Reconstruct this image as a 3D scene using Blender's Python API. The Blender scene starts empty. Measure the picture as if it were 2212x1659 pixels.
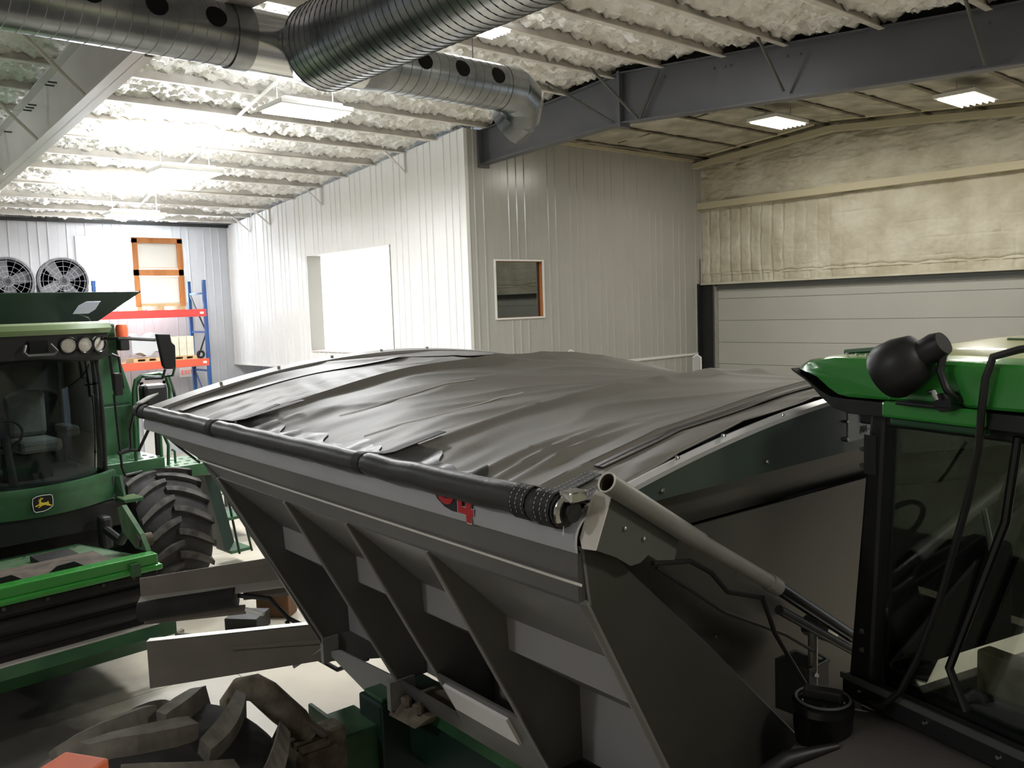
import bpy, math, random
from mathutils import Vector, Matrix, noise
random.seed(7)
S = bpy.context.scene
COL = S.collection
PI = math.pi
def rad(a): return a * PI / 180.0

# ------------------------------------------------------------------ camera
CAM_H = 3.9
yaw, pitch, roll = rad(138.40), rad(5.11), rad(-1.94)
fwd = Vector((math.cos(yaw)*math.cos(pitch), math.sin(yaw)*math.cos(pitch), -math.sin(pitch)))
rgt = Vector((math.sin(yaw), -math.cos(yaw), 0.0))
upv = rgt.cross(fwd)
r2 = rgt*math.cos(roll) + upv*math.sin(roll)
u2 = -rgt*math.sin(roll) + upv*math.cos(roll)
cam_d = bpy.data.cameras.new('camera'); cam = bpy.data.objects.new('camera', cam_d); COL.objects.link(cam)
cam.matrix_world = Matrix(((r2.x, u2.x, -fwd.x, 0.0), (r2.y, u2.y, -fwd.y, 0.0), (r2.z, u2.z, -fwd.z, CAM_H), (0, 0, 0, 1)))
cam_d.sensor_fit = 'HORIZONTAL'; cam_d.sensor_width = 36.0; cam_d.lens = 36.0*1885.0/2212.0
cam_d.clip_start = 0.05; cam_d.clip_end = 200
S.camera = cam
# ------------------------------------------------------------------ world, exposure
w = bpy.data.worlds.new('world'); S.world = w; w.use_nodes = True
w.node_tree.nodes['Background'].inputs[0].default_value = (0.75, 0.86, 1.0, 1)
w.node_tree.nodes['Background'].inputs[1].default_value = 1.0
S.view_settings.view_transform = 'Standard'; S.view_settings.look = 'None'
S.view_settings.exposure = 0.35; S.view_settings.gamma = 1.0
S.view_settings.use_curve_mapping = False
try:
    S.cycles.max_bounces = 7; S.cycles.diffuse_bounces = 4; S.cycles.glossy_bounces = 3; S.cycles.transparent_max_bounces = 8
    S.cycles.use_adaptive_sampling = True; S.cycles.adaptive_threshold = 0.06; S.cycles.adaptive_min_samples = 16
except Exception: pass
# lamp powers (the lamps themselves are built with their fixtures below)
P_MAIN, P_NEAR, P_BAY = 250.0, 110.0, 72.0
UP_FILL = 0.30         # power share of the upward lamps added to brighten the ceiling
C_MAIN, C_BAY = (0.97, 0.985, 1.0), (1.0, 0.965, 0.885)
E_WIN_A, E_WIN_FAR = 1.1, 34.0

# ------------------------------------------------------------------ materials
def lin(c):
    return tuple(((v/255.0)/12.92 if v/255.0 <= 0.04045 else ((v/255.0+0.055)/1.055)**2.4) for v in c)
MATS = {}
def mat(name, rgb, rough=0.5, metal=0.0, var=0.0, vscale=4.0, bump=0.0, bscale=30.0, spec=0.5, rgb2=None, stretch=None, coat=0.0, detail=4.0):
    m = bpy.data.materials.new(name); m.use_nodes = True
    nt = m.node_tree; b = nt.nodes['Principled BSDF']
    c = lin(rgb)
    b.inputs['Base Color'].default_value = (*c, 1); b.inputs['Roughness'].default_value = rough
    b.inputs['Metallic'].default_value = metal; b.inputs['Specular IOR Level'].default_value = spec
    if coat: b.inputs['Coat Weight'].default_value = coat; b.inputs['Coat Roughness'].default_value = 0.08
    tc = None
    if var or bump:
        tc = nt.nodes.new('ShaderNodeTexCoord'); src = tc.outputs['Object']
        if stretch:
            mp = nt.nodes.new('ShaderNodeMapping'); mp.inputs['Scale'].default_value = stretch
            nt.links.new(src, mp.inputs[0]); src = mp.outputs[0]
    if var:
        n = nt.nodes.new('ShaderNodeTexNoise'); n.inputs['Scale'].default_value = vscale; n.inputs['Detail'].default_value = detail
        nt.links.new(src, n.inputs['Vector'])
        r = nt.nodes.new('ShaderNodeValToRGB')
        d = lin(rgb2) if rgb2 else tuple(v*(1-var) for v in c)
        r.color_ramp.elements[0].position = 0.35; r.color_ramp.elements[0].color = (*d, 1)
        r.color_ramp.elements[1].position = 0.65; r.color_ramp.elements[1].color = (*c, 1)
        nt.links.new(n.outputs['Fac'], r.inputs[0]); nt.links.new(r.outputs[0], b.inputs['Base Color'])
    if bump:
        n2 = nt.nodes.new('ShaderNodeTexNoise'); n2.inputs['Scale'].default_value = bscale; n2.inputs['Detail'].default_value = 5
        nt.links.new(src, n2.inputs['Vector'])
        bp = nt.nodes.new('ShaderNodeBump'); bp.inputs['Strength'].default_value = bump; bp.inputs['Distance'].default_value = 0.02
        nt.links.new(n2.outputs['Fac'], bp.inputs['Height']); nt.links.new(bp.outputs[0], b.inputs['Normal'])
    MATS[name] = m
    return m
def emat(name, rgb, strength):
    m = bpy.data.materials.new(name); m.use_nodes = True; nt = m.node_tree
    b = nt.nodes['Principled BSDF']; c = lin(rgb)
    b.inputs['Base Color'].default_value = (*c, 1); b.inputs['Emission Color'].default_value = (*c, 1)
    b.inputs['Emission Strength'].default_value = strength
    MATS[name] = m; return m
def glassmat(name, tint, refl=0.12, rough=0.02, ior=1.45):
    m = bpy.data.materials.new(name); m.use_nodes = True; nt = m.node_tree
    out = nt.nodes['Material Output']; nt.nodes.remove(nt.nodes['Principled BSDF'])
    t = nt.nodes.new('ShaderNodeBsdfTransparent'); t.inputs[0].default_value = (*tint, 1)
    g = nt.nodes.new('ShaderNodeBsdfGlossy'); g.inputs['Roughness'].default_value = rough
    g.inputs[0].default_value = (0.9, 0.95, 0.95, 1)
    f = nt.nodes.new('ShaderNodeFresnel'); f.inputs[0].default_value = ior
    a = nt.nodes.new('ShaderNodeMath'); a.operation = 'ADD'; a.inputs[1].default_value = refl
    mx = nt.nodes.new('ShaderNodeMixShader')
    nt.links.new(f.outputs[0], a.inputs[0]); nt.links.new(a.outputs[0], mx.inputs[0])
    nt.links.new(t.outputs[0], mx.inputs[1]); nt.links.new(g.outputs[0], mx.inputs[2]); nt.links.new(mx.outputs[0], out.inputs[0])
    MATS[name] = m; return m

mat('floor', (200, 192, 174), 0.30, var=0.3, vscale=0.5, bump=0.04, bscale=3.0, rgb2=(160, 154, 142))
def grime_and_shade(m, spots):
    """dark ground-in dirt where the machines drip and turn, with their shade painted into the same patches"""
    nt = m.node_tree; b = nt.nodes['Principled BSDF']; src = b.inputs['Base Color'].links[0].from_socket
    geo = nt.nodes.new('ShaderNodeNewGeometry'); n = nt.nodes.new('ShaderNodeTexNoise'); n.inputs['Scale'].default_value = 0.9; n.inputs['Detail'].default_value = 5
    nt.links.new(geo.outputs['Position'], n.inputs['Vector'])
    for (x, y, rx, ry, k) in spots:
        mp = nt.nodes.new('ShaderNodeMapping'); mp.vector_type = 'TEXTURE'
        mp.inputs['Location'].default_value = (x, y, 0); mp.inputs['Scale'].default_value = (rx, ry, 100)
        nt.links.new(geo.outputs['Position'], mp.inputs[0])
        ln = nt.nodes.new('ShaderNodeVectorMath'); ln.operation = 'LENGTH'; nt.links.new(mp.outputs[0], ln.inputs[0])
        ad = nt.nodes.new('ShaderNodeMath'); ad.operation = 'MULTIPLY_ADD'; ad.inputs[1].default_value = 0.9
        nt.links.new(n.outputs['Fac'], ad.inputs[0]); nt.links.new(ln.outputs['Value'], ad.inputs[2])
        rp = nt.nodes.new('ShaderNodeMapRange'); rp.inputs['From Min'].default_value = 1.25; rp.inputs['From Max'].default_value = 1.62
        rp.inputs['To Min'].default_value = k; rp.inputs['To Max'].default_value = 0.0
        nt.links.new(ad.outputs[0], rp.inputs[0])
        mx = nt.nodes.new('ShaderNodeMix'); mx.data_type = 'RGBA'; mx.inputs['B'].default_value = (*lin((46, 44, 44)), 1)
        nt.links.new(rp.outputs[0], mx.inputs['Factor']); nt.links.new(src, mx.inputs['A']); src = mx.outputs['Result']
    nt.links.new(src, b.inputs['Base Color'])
grime_and_shade(MATS['floor'], [(-10.6, 0.6, 3.6, 2.3, 0.92), (-5.2, 0.3, 2.6, 1.6, 0.8)])  # dirt and the combine's shade, both put into the floor colour
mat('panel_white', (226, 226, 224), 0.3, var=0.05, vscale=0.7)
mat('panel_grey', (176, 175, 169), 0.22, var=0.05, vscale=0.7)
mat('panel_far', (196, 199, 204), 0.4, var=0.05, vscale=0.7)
mat('jamb', (150, 149, 143), 0.6)
mat('purlin_dirty', (138, 131, 114), 0.7, var=0.4, vscale=2.5, rgb2=(86, 80, 68))
mat('trim_white', (228, 228, 224), 0.35)
mat('foam', (240, 239, 236), 0.34, var=0.08, vscale=2.5, bump=0.9, bscale=26.0, rgb2=(220, 216, 208), spec=0.6)
mat('foam_cream', (190, 185, 168), 0.7, var=0.22, vscale=2.2, bump=0.5, bscale=9.0, rgb2=(150, 146, 130))
mat('foam_wall', (210, 205, 188), 0.7, var=0.12, vscale=1.6, bump=0.6, bscale=7.0, rgb2=(186, 179, 158))
mat('purlin', (222, 217, 208), 0.5, var=0.2, vscale=3.0)
mat('girt', (196, 188, 160), 0.55)
mat('beam_dark', (88, 89, 94), 0.42, var=0.1, vscale=1.2)
mat('beam_grey', (222, 215, 214), 0.42, var=0.08, vscale=1.0)
mat('steel_black', (30, 31, 32), 0.5)
mat('galv', (176, 180, 182), 0.27, metal=0.95, var=0.25, vscale=1.6, rgb2=(128, 132, 136))
mat('alu_bright', (205, 208, 210), 0.16, metal=1.0)
mat('galv_dark', (92, 95, 99), 0.36, metal=0.85, var=0.2, vscale=1.5)
mat('black_hole', (6, 6, 6), 0.9)
mat('door_panel', (178, 177, 170), 0.5, var=0.05, vscale=0.8)
mat('door_black', (34, 35, 36), 0.6, var=0.3, vscale=3)
mat('wood_brown', (120, 84, 54), 0.7, var=0.3, vscale=4)
mat('wood', (196, 128, 72), 0.6, var=0.35, vscale=3.0, rgb2=(160, 96, 50), stretch=(1, 1, 0.15))
mat('wood_pale', (214, 184, 138), 0.7, var=0.25, vscale=4.0)
mat('white_plastic', (235, 235, 230), 0.4)
mat('rack_blue', (48, 88, 150), 0.45, var=0.15, vscale=6)
mat('rack_orange', (214, 92, 66), 0.5)
mat('rack_red', (214, 70, 66), 0.5)
mat('cream_box', (232, 226, 206), 0.7, var=0.15, vscale=8)
mat('red_sign', (220, 60, 55), 0.5)
mat('green', (58, 102, 66), 0.38, var=0.22, vscale=2.5, rgb2=(42, 80, 52))
mat('green_dark', (22, 48, 40), 0.45, var=0.2, vscale=2.0)
mat('green_bright', (60, 150, 62), 0.25, coat=0.6)
mat('green_dust', (98, 118, 92), 0.75, var=0.5, vscale=5.0, rgb2=(58, 100, 60), detail=8)
mat('green_pale', (120, 142, 96), 0.35, coat=0.4)
mat('roof_pale', (166, 174, 118), 0.3, coat=0.3)
mat('rubber', (44, 43, 42), 0.85, var=0.3, vscale=6.0, rgb2=(30, 29, 28), bump=0.2, bscale=20)
mat('lug', (86, 83, 78), 0.85, var=0.35, vscale=7.0, rgb2=(44, 42, 40), bump=0.2, bscale=25)
mat('lug_dusty_lit', (122, 117, 108), 0.85, var=0.3, vscale=7.0, rgb2=(92, 88, 80), bump=0.2, bscale=25)  # dusty lugs, with light from above put into the paler colour
mat('black_plastic', (30, 30, 31), 0.45, var=0.2, vscale=5.0)
mat('black_gloss', (20, 21, 21), 0.25)
mat('soot', (40, 38, 37), 0.8, var=0.4, vscale=4.0, rgb2=(24, 23, 23))
mat('dust', (104, 94, 84), 0.9, var=0.35, vscale=6.0, rgb2=(72, 66, 58))
mat('lens', (205, 200, 190), 0.15, var=0.15, vscale=30)
mat('mirror_glass', (190, 198, 215), 0.12, metal=0.6)
mat('yellow', (236, 206, 58), 0.5)
mat('badge_black', (24, 26, 30), 0.35)
mat('amber', (240, 110, 70), 0.3)
mat('seat_cloth', (112, 111, 108), 0.9, var=0.2, vscale=12)
mat('dash', (48, 48, 50), 0.7, var=0.2, vscale=6)
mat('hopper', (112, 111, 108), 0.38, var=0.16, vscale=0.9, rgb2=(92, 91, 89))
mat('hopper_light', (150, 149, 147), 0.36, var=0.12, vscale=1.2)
mat('rim_light', (182, 183, 186), 0.3, var=0.1, vscale=2)
mat('weld', (225, 222, 214), 0.4)
mat('end_green', (62, 74, 68), 0.22, var=0.15, vscale=1.5, coat=0.3)
mat('end_dark', (62, 62, 57), 0.35, var=0.25, vscale=1.2)
mat('tarp', (118, 115, 110), 0.5, var=0.10, vscale=1.5, bump=0.05, bscale=60.0, spec=0.4)
mat('tarp_edge', (58, 57, 56), 0.42, var=0.2, vscale=5.0, bump=0.08, bscale=40.0)
mat('strap', (34, 34, 34), 0.6, bump=0.1, bscale=90)
mat('stitch', (215, 213, 206), 0.7)
mat('decal_white', (238, 236, 234), 0.45)
mat('decal_red', (196, 40, 48), 0.45)
mat('text_dark', (34, 34, 36), 0.6)
mat('sign_grey', (186, 186, 182), 0.4)
mat('alu', (186, 184, 178), 0.35, metal=0.6, var=0.1, vscale=8)
mat('arm_grey', (132, 131, 126), 0.45, metal=0.2, var=0.15, vscale=5)
mat('bracket', (206, 200, 192), 0.5)
mat('bracket_grey', (82, 84, 80), 0.5)
mat('chrome', (214, 214, 212), 0.18, metal=1.0)
mat('beam_steel', (124, 116, 106), 0.5, var=0.2, vscale=3.0)
mat('rust', (136, 126, 110), 0.85, var=0.4, vscale=9.0, rgb2=(96, 86, 72), bump=0.5, bscale=18)
mat('orange', (222, 112, 78), 0.5, var=0.1, vscale=8)
mat('hose', (24, 24, 24), 0.5)
mat('poly_tank', (92, 88, 85), 0.6, var=0.12, vscale=2.0, bump=0.1, bscale=60)
mat('tan', (150, 136, 96), 0.7, var=0.2, vscale=6)
mat('fan_grey', (92, 92, 98), 0.5)
mat('wire_grey', (150, 150, 156), 0.4)
mat('bench', (150, 148, 146), 0.5)
emat('lamp_glow', (255, 250, 240), 5.0)
emat('lamp_glow_warm', (255, 246, 225), 5.0)
emat('window_glow', (255, 255, 252), E_WIN_A)
emat('window_day', (240, 247, 255), E_WIN_FAR)
emat('door_day', (246, 248, 255), 3.0)
emat('exit_glow', (225, 60, 55), 0.5)
emat('reflection_glow', (205, 215, 255), 1.2)
for k_ in ('lamp_glow', 'lamp_glow_warm', 'exit_glow', 'reflection_glow', 'door_day'): MATS[k_].cycles.emission_sampling = 'NONE'
glassmat('cab_glass', (0.80, 0.84, 0.80), 0.09)
glassmat('cab_glass_dark', (0.80, 0.85, 0.84), 0.01, ior=1.2)
glassmat('window_dark', (0.30, 0.32, 0.31), 0.16)

# ------------------------------------------------------------------ mesh helpers
class MB:
    def __init__(s): s.v = []; s.f = []
    def add(s, vs, fs):
        k = len(s.v); s.v += [tuple(p) for p in vs]; s.f += [tuple(i+k for i in f) for f in fs]; return s
    def box(s, c, d, M=None):
        hx, hy, hz = d[0]/2, d[1]/2, d[2]/2
        vs = [Vector((x*hx, y*hy, z*hz)) for z in (-1, 1) for y in (-1, 1) for x in (-1, 1)]
        if M is not None: vs = [M @ p for p in vs]
        vs = [p + Vector(c) for p in vs]
        return s.add(vs, [(0, 2, 3, 1), (4, 5, 7, 6), (0, 1, 5, 4), (2, 6, 7, 3), (0, 4, 6, 2), (1, 3, 7, 5)])
    def b(s, x0, x1, y0, y1, z0, z1): return s.box(((x0+x1)/2, (y0+y1)/2, (z0+z1)/2), (abs(x1-x0), abs(y1-y0), abs(z1-z0)))
    def prism(s, poly, ext):
        n = len(poly); e = Vector(ext); p0 = [Vector(p) for p in poly]; p1 = [p+e for p in p0]
        fs = [tuple(range(n))[::-1], tuple(range(n, 2*n))] + [(i, (i+1) % n, n+(i+1) % n, n+i) for i in range(n)]
        return s.add(p0+p1, fs)
    def loft(s, rings, closed=True, caps=True):
        n = len(rings[0]); vs = [p for r in rings for p in r]; fs = []
        for i in range(len(rings)-1):
            for j in range(n if closed else n-1):
                k = (j+1) % n; fs.append((i*n+j, i*n+k, (i+1)*n+k, (i+1)*n+j))
        if caps: fs.append(tuple(range(n))[::-1]); fs.append(tuple(range((len(rings)-1)*n, len(rings)*n)))
        return s.add(vs, fs)
    def tube(s, pts, r, n=8, caps=True):
        pts = [Vector(p) for p in pts]; rings = []; ref = None
        for i, p in enumerate(pts):
            t = (pts[min(i+1, len(pts)-1)] - pts[max(i-1, 0)]).normalized()
            if ref is None: ref = t.orthogonal().normalized()
            else: ref = (ref - t*ref.dot(t)).normalized()
            q = t.cross(ref); rr = r[i] if isinstance(r, (list, tuple)) else r
            rings.append([p + (ref*math.cos(2*PI*k/n) + q*math.sin(2*PI*k/n))*rr for k in range(n)])
        return s.loft(rings, True, caps)
    def cyl(s, p0, p1, r, n=16): return s.tube([p0, p1], r, n)
    def lathe(s, prof, o, ax=(0, 0, 1), n=32):
        a = Vector(ax).normalized(); u = a.orthogonal().normalized(); v = a.cross(u); o = Vector(o)
        rings = [[o + a*h + (u*math.cos(2*PI*k/n) + v*math.sin(2*PI*k/n))*r for k in range(n)] for r, h in prof]
        return s.loft(rings, True, True)
    def grid(s, fn, nu, nv):
        vs = [fn(i/nu, j/nv) for j in range(nv+1) for i in range(nu+1)]
        fs = [(j*(nu+1)+i, j*(nu+1)+i+1, (j+1)*(nu+1)+i+1, (j+1)*(nu+1)+i) for j in range(nv) for i in range(nu)]
        return s.add(vs, fs)
    def slab(s, fn, nu, nv, th):
        th = Vector(th); m = (nu+1)*(nv+1)
        top = [Vector(fn(i/nu, j/nv)) for j in range(nv+1) for i in range(nu+1)]
        q = lambda i, j: j*(nu+1)+i
        fs = []
        for j in range(nv):
            for i in range(nu):
                fs.append((q(i, j), q(i+1, j), q(i+1, j+1), q(i, j+1))); fs.append((m+q(i, j), m+q(i, j+1), m+q(i+1, j+1), m+q(i+1, j)))
        for i in range(nu):
            fs.append((q(i, 0), m+q(i, 0), m+q(i+1, 0), q(i+1, 0))); fs.append((q(i, nv), q(i+1, nv), m+q(i+1, nv), m+q(i, nv)))
        for j in range(nv):
            fs.append((q(0, j), q(0, j+1), m+q(0, j+1), m+q(0, j))); fs.append((q(nu, j), m+q(nu, j), m+q(nu, j+1), q(nu, j+1)))
        return s.add(top + [p+th for p in top], fs)
    def mesh(s, name, m, smooth=False):
        me = bpy.data.meshes.new(name); me.from_pydata(s.v, [], s.f); me.update()
        import bmesh
        bm = bmesh.new(); bm.from_mesh(me); bmesh.ops.recalc_face_normals(bm, faces=bm.faces); bm.to_mesh(me); bm.free()
        me.materials.append(MATS[m])
        if smooth:
            me.polygons.foreach_set('use_smooth', [True]*len(me.polygons)); me.set_sharp_from_angle(angle=rad(38))
        return me
    def build(s, name, m, parent=None, smooth=False, bevel=0.0):
        return link(name, s.mesh(name, m, smooth), parent, bevel)
def link(name, me, parent=None, bevel=0.0):
    o = bpy.data.objects.new(name, me); COL.objects.link(o); o.parent = parent
    if bevel:
        bv = o.modifiers.new('bevel', 'BEVEL'); bv.width = bevel; bv.segments = 2; bv.limit_method = 'ANGLE'; bv.angle_limit = rad(40)
    return o
def thing(name, label, cat, loc=(0, 0, 0), rz=0.0, group=None):
    o = bpy.data.objects.new(name, None); COL.objects.link(o); o.empty_display_size = 0.1
    o.location = loc; o.rotation_euler = (0, 0, rz); o['label'] = label; o['category'] = cat
    if group: o['group'] = group
    return o
def tag(o, label, cat, group=None):
    o['label'] = label; o['category'] = cat
    if group: o['group'] = group
    return o
def struct(o, label=None):
    o['kind'] = 'structure'
    if label: o['label'] = label
    return o
def text_part(name, body, size, m, parent, M, ext=0.0008, shear=0.0):
    cu = bpy.data.curves.new(name, 'FONT'); cu.body = body; cu.size = size; cu.extrude = ext; cu.align_x = 'LEFT'; cu.shear = shear
    t = bpy.data.objects.new(name, cu); COL.objects.link(t)
    bpy.context.view_layer.update()
    me = bpy.data.meshes.new_from_object(t.evaluated_get(bpy.context.evaluated_depsgraph_get()))
    bpy.data.objects.remove(t); me.materials.clear(); me.materials.append(MATS[m]); me.transform(M)
    return link(name, me, parent)
def basis(o, x, y):
    x = Vector(x).normalized(); y = Vector(y).normalized(); z = x.cross(y)
    return Matrix(((x.x, y.x, z.x, o[0]), (x.y, y.y, z.y, o[1]), (x.z, y.z, z.z, o[2]), (0, 0, 0, 1)))

# ================================================================== THE BUILDING
XF, XB, YA, YF, XR, YR = -25.02, -13.753, 11.15, 19.0, 5.0, -9.0
RIDGE = -10.0
def zp(x): return 7.75 - 0.083*abs(x-RIDGE)        # underside of the purlins
# floor: saw-cut concrete slabs
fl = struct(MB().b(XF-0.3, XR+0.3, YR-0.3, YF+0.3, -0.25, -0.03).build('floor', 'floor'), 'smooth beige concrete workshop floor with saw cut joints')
xs = [XF-0.3] + [-23.0+4.6*i for i in range(7)][:7]; xs = [v for v in xs if v < XR] + [XR+0.3]
ys = [YR-0.3, -5.4, -0.8, 3.8, 8.4, 13.0, 17.6, YF+0.3]
for i in range(len(xs)-1):
    for j in range(len(ys)-1):
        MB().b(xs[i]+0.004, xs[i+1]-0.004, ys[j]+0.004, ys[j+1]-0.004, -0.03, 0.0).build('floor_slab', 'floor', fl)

# ribbed steel liner: one object per sheet
RIB = 0.2286
def sheet(o, du, nrm, u0, u1, z0f, z1f, m, parent, name='liner_sheet', rib_phase=0.0):
    """a ribbed sheet from u0 to u1 along du with ribs standing proud along nrm"""
    o, du, nrm = Vector(o), Vector(du), Vector(nrm)
    pr = [(u0, 0.0)]
    k = math.ceil((u0-rib_phase)/RIB)
    while k*RIB + rib_phase < u1 - 0.03:
        c = k*RIB + rib_phase
        if c - 0.024 > u0 + 0.002:
            pr += [(c-0.024, 0.0), (c-0.012, 0.018), (c+0.012, 0.018), (c+0.024, 0.0)]
        k += 1
    pr.append((u1, 0.0))
    mb = MB(); n = len(pr); vs = []
    for (u, h) in pr:
        for zf in (z0f, z1f):
            p = o + du*u + nrm*h; vs.append((p.x, p.y, zf(u) if callable(zf) else zf))
    for (u, h) in pr:
        for zf in (z0f, z1f):
            p = o + du*u - nrm*0.02; vs.append((p.x, p.y, zf(u) if callable(zf) else zf))
    fs = []
    for i in range(n-1):
        fs.append((2*i, 2*i+2, 2*i+3, 2*i+1)); fs.append((2*n+2*i, 2*n+2*i+1, 2*n+2*i+3, 2*n+2*i+2))
        fs.append((2*i, 2*n+2*i, 2*n+2*i+2, 2*i+2)); fs.append((2*i+1, 2*i+3, 2*n+2*i+3, 2*n+2*i+1))
    fs.append((0, 1, 2*n+1, 2*n)); fs.append((2*n-2, 4*n-2, 4*n-1, 2*n-1))
    return mb.add(vs, fs).build(name, m, parent)
def sheets(o, du, nrm, L, z0, z1, m, parent, holes=(), phase=0.0):
    cuts = sorted(set([0.0, L] + [round(k*RIB*4+phase, 4) for k in range(1, 60) if k*RIB*4+phase < L-0.05] + [e for h in holes for e in h[:2]]))
    for a, b in zip(cuts[:-1], cuts[1:]):
        if b-a < 0.01: continue
        hit = [h for h in holes if a >= h[0]-1e-4 and b <= h[1]+1e-4]
        if hit:
            h = hit[0]
            sheet(o, du, nrm, a+0.001, b-0.001, z0, h[2], m, parent, rib_phase=phase); sheet(o, du, nrm, a+0.001, b-0.001, h[3], z1, m, parent, rib_phase=phase)
        else: sheet(o, du, nrm, a+0.001, b-0.001, z0, z1, m, parent, rib_phase=phase)

# wall A: upper floor wall facing the shop
wa = struct(MB().b(XF, XB-0.02, YA+0.5, YA+0.6, 2.5, 6.4).build('wall_inner', 'panel_white'), 'white ribbed steel wall of the raised room')
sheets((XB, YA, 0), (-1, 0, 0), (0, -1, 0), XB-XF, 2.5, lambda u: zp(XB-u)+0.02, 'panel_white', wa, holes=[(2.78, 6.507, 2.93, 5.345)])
MB().b(XF, XB, YA-0.03, YA+0.55, 2.44, 2.5).build('floor_edge', 'trim_white', wa)
MB().b(XB-0.10, XB+0.022, YA-0.026, YA+0.06, 2.44, zp(XB)).build('corner_trim', 'trim_white', wa)
# recessed lower wall under the raised room
wl = struct(MB().b(XF, XB-0.05, YA+0.9, YA+1.0, 0, 2.44).build('wall_lower', 'panel_far'), 'lower ribbed wall set back under the raised room')
sheets((XB, YA+0.88, 0), (-1, 0, 0), (0, -1, 0), XB-XF, 0.0, 2.44, 'panel_far', wl)
# wall B
wb = struct(MB().b(XB-0.6, XB-0.5, YA+0.6, YF, 0, 7.3).build('wall_side', 'panel_grey'), 'grey ribbed steel side wall of the raised room')
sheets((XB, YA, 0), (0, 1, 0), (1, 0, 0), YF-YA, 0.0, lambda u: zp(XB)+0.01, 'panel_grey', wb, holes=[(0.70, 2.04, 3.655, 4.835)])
tr = MB(); tr.b(XB, XB+0.035, YA+0.1, YF, 2.47, 2.53); struct(tr.build('trim_1', 'trim_white'))
tr = MB(); tr.b(XB-0.02, XB+0.06, 13.4, YF, 7.38, 7.45); struct(tr.build('trim_2', 'girt'))
# window A (bright opening)
wn = struct(MB().b(-20.26, -16.53, YA+0.36, YA+0.38, 2.93, 5.345).build('window_1', 'window_glow'), 'blown out white window in the ribbed wall')
j = MB(); j.b(-20.28, -20.26, YA-0.02, YA+0.36, 2.9, 5.36); j.build('jamb', 'jamb', wn)
j = MB(); j.b(-16.53, -16.51, YA-0.02, YA+0.36, 2.9, 5.36); j.build('jamb', 'jamb', wn)
j = MB(); j.b(-20.28, -16.51, YA-0.02, YA+0.36, 5.345, 5.37); j.build('head', 'trim_white', wn)
j = MB(); j.b(-20.28, -16.51, YA-0.03, YA+0.34, 2.90, 2.93); j.build('sill', 'beam_grey', wn)
# window B (dark room behind)
y0, y1, z0, z1 = 11.85, 13.19, 3.655, 4.835
wn = struct(MB().b(XB-0.48, XB-0.46, y0-0.3, y1+0.3, z0-0.4, z1+0.3).build('window_2', 'steel_black'), 'dark window in the grey wall with a wooden jamb')
MB().b(XB-0.09, XB-0.08, y0, y1, z0, z1).build('pane', 'window_dark', wn)
for nm, a in (('jamb', (y1-0.005, y1+0.02, z0, z1)), ('jamb', (y0-0.02, y0+0.005, z0, z1)), ('head', (y0, y1, z1-0.005, z1+0.02)), ('sill', (y0, y1, z0-0.02, z0+0.005))):
    MB().b(XB-0.14, XB, *a).build(nm, 'wood', wn)
fr = MB(); t = 0.035
fr.b(XB, XB+0.03, y0-t, y0, z0-t, z1+t); fr.b(XB, XB+0.03, y1, y1+t, z0-t, z1+t); fr.b(XB, XB+0.03, y0, y1, z1, z1+t); fr.b(XB, XB+0.03, y0, y1, z0-t, z0)
fr.build('window_frame', 'trim_white', wn)
# things inside the dark room seen through the pane
MB().b(XB-0.40, XB-0.38, 12.55, 12.68, z0, z1).build('post', 'dash', wn)
MB().b(XB-0.42, XB-0.40, 12.2, 12.5, z0, z1).build('backing', 'bracket_grey', wn)

# far left wall
wf = struct(MB().b(XF-0.2, XF-0.1, YR, YF, 0, 6.9).build('wall_left', 'panel_far'), 'pale ribbed steel wall at the far left end')
sheets((XF, YR, 0), (0, 1, 0), (1, 0, 0), YA+1.0-YR, 0.0, lambda u: zp(XF)+0.25, 'panel_far', wf, holes=[(16.0, 17.79, 4.2, 6.08), (17.40, 17.92, 0.0, 2.15)][:1])
wn = struct(MB().b(XF-0.06, XF-0.04, 7.0, 8.79, 4.2, 6.08).build('window_3', 'window_day'), 'glaring daylight window high in the far wall')
fr = MB(); fr.b(XF-0.03, XF+0.04, 6.95, 8.84, 6.08, 6.13); fr.b(XF-0.03, XF+0.04, 8.79, 8.84, 4.2, 6.08); fr.b(XF-0.03, XF+0.04, 6.95, 7.0, 4.2, 6.08); fr.b(XF-0.03, XF+0.04, 6.95, 8.84, 4.15, 4.2)
fr.build('window_frame', 'trim_white', wn)
dn = struct(MB().b(XF+0.02, XF+0.06, 8.42, 8.95, 0.0, 2.05).build('door_2', 'trim_white'), 'white walk door at the far wall')
MB().b(XF+0.06, XF+0.07, 8.5, 8.87, 1.55, 1.98).build('pane', 'door_day', dn)
fr = MB(); fr.b(XF+0.02, XF+0.08, 8.34, 8.42, 0, 2.13); fr.b(XF+0.02, XF+0.08, 8.95, 9.03, 0, 2.13); fr.b(XF+0.02, XF+0.08, 8.34, 9.03, 2.05, 2.13); fr.build('door_frame', 'trim_white', dn)
MB().b(XF+0.03, XF+0.12, YR, YA, 6.47, 6.56).build('eave_trim', 'steel_black', wf)
# walls behind the camera
struct(MB().b(XF-0.2, XR+0.2, YR-0.2, YR, 0, 7.8).build('wall_front', 'panel_far'))
struct(MB().b(XR, XR+0.2, YR, YF, 0, 7.0).build('wall_right', 'foam_wall'))

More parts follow.
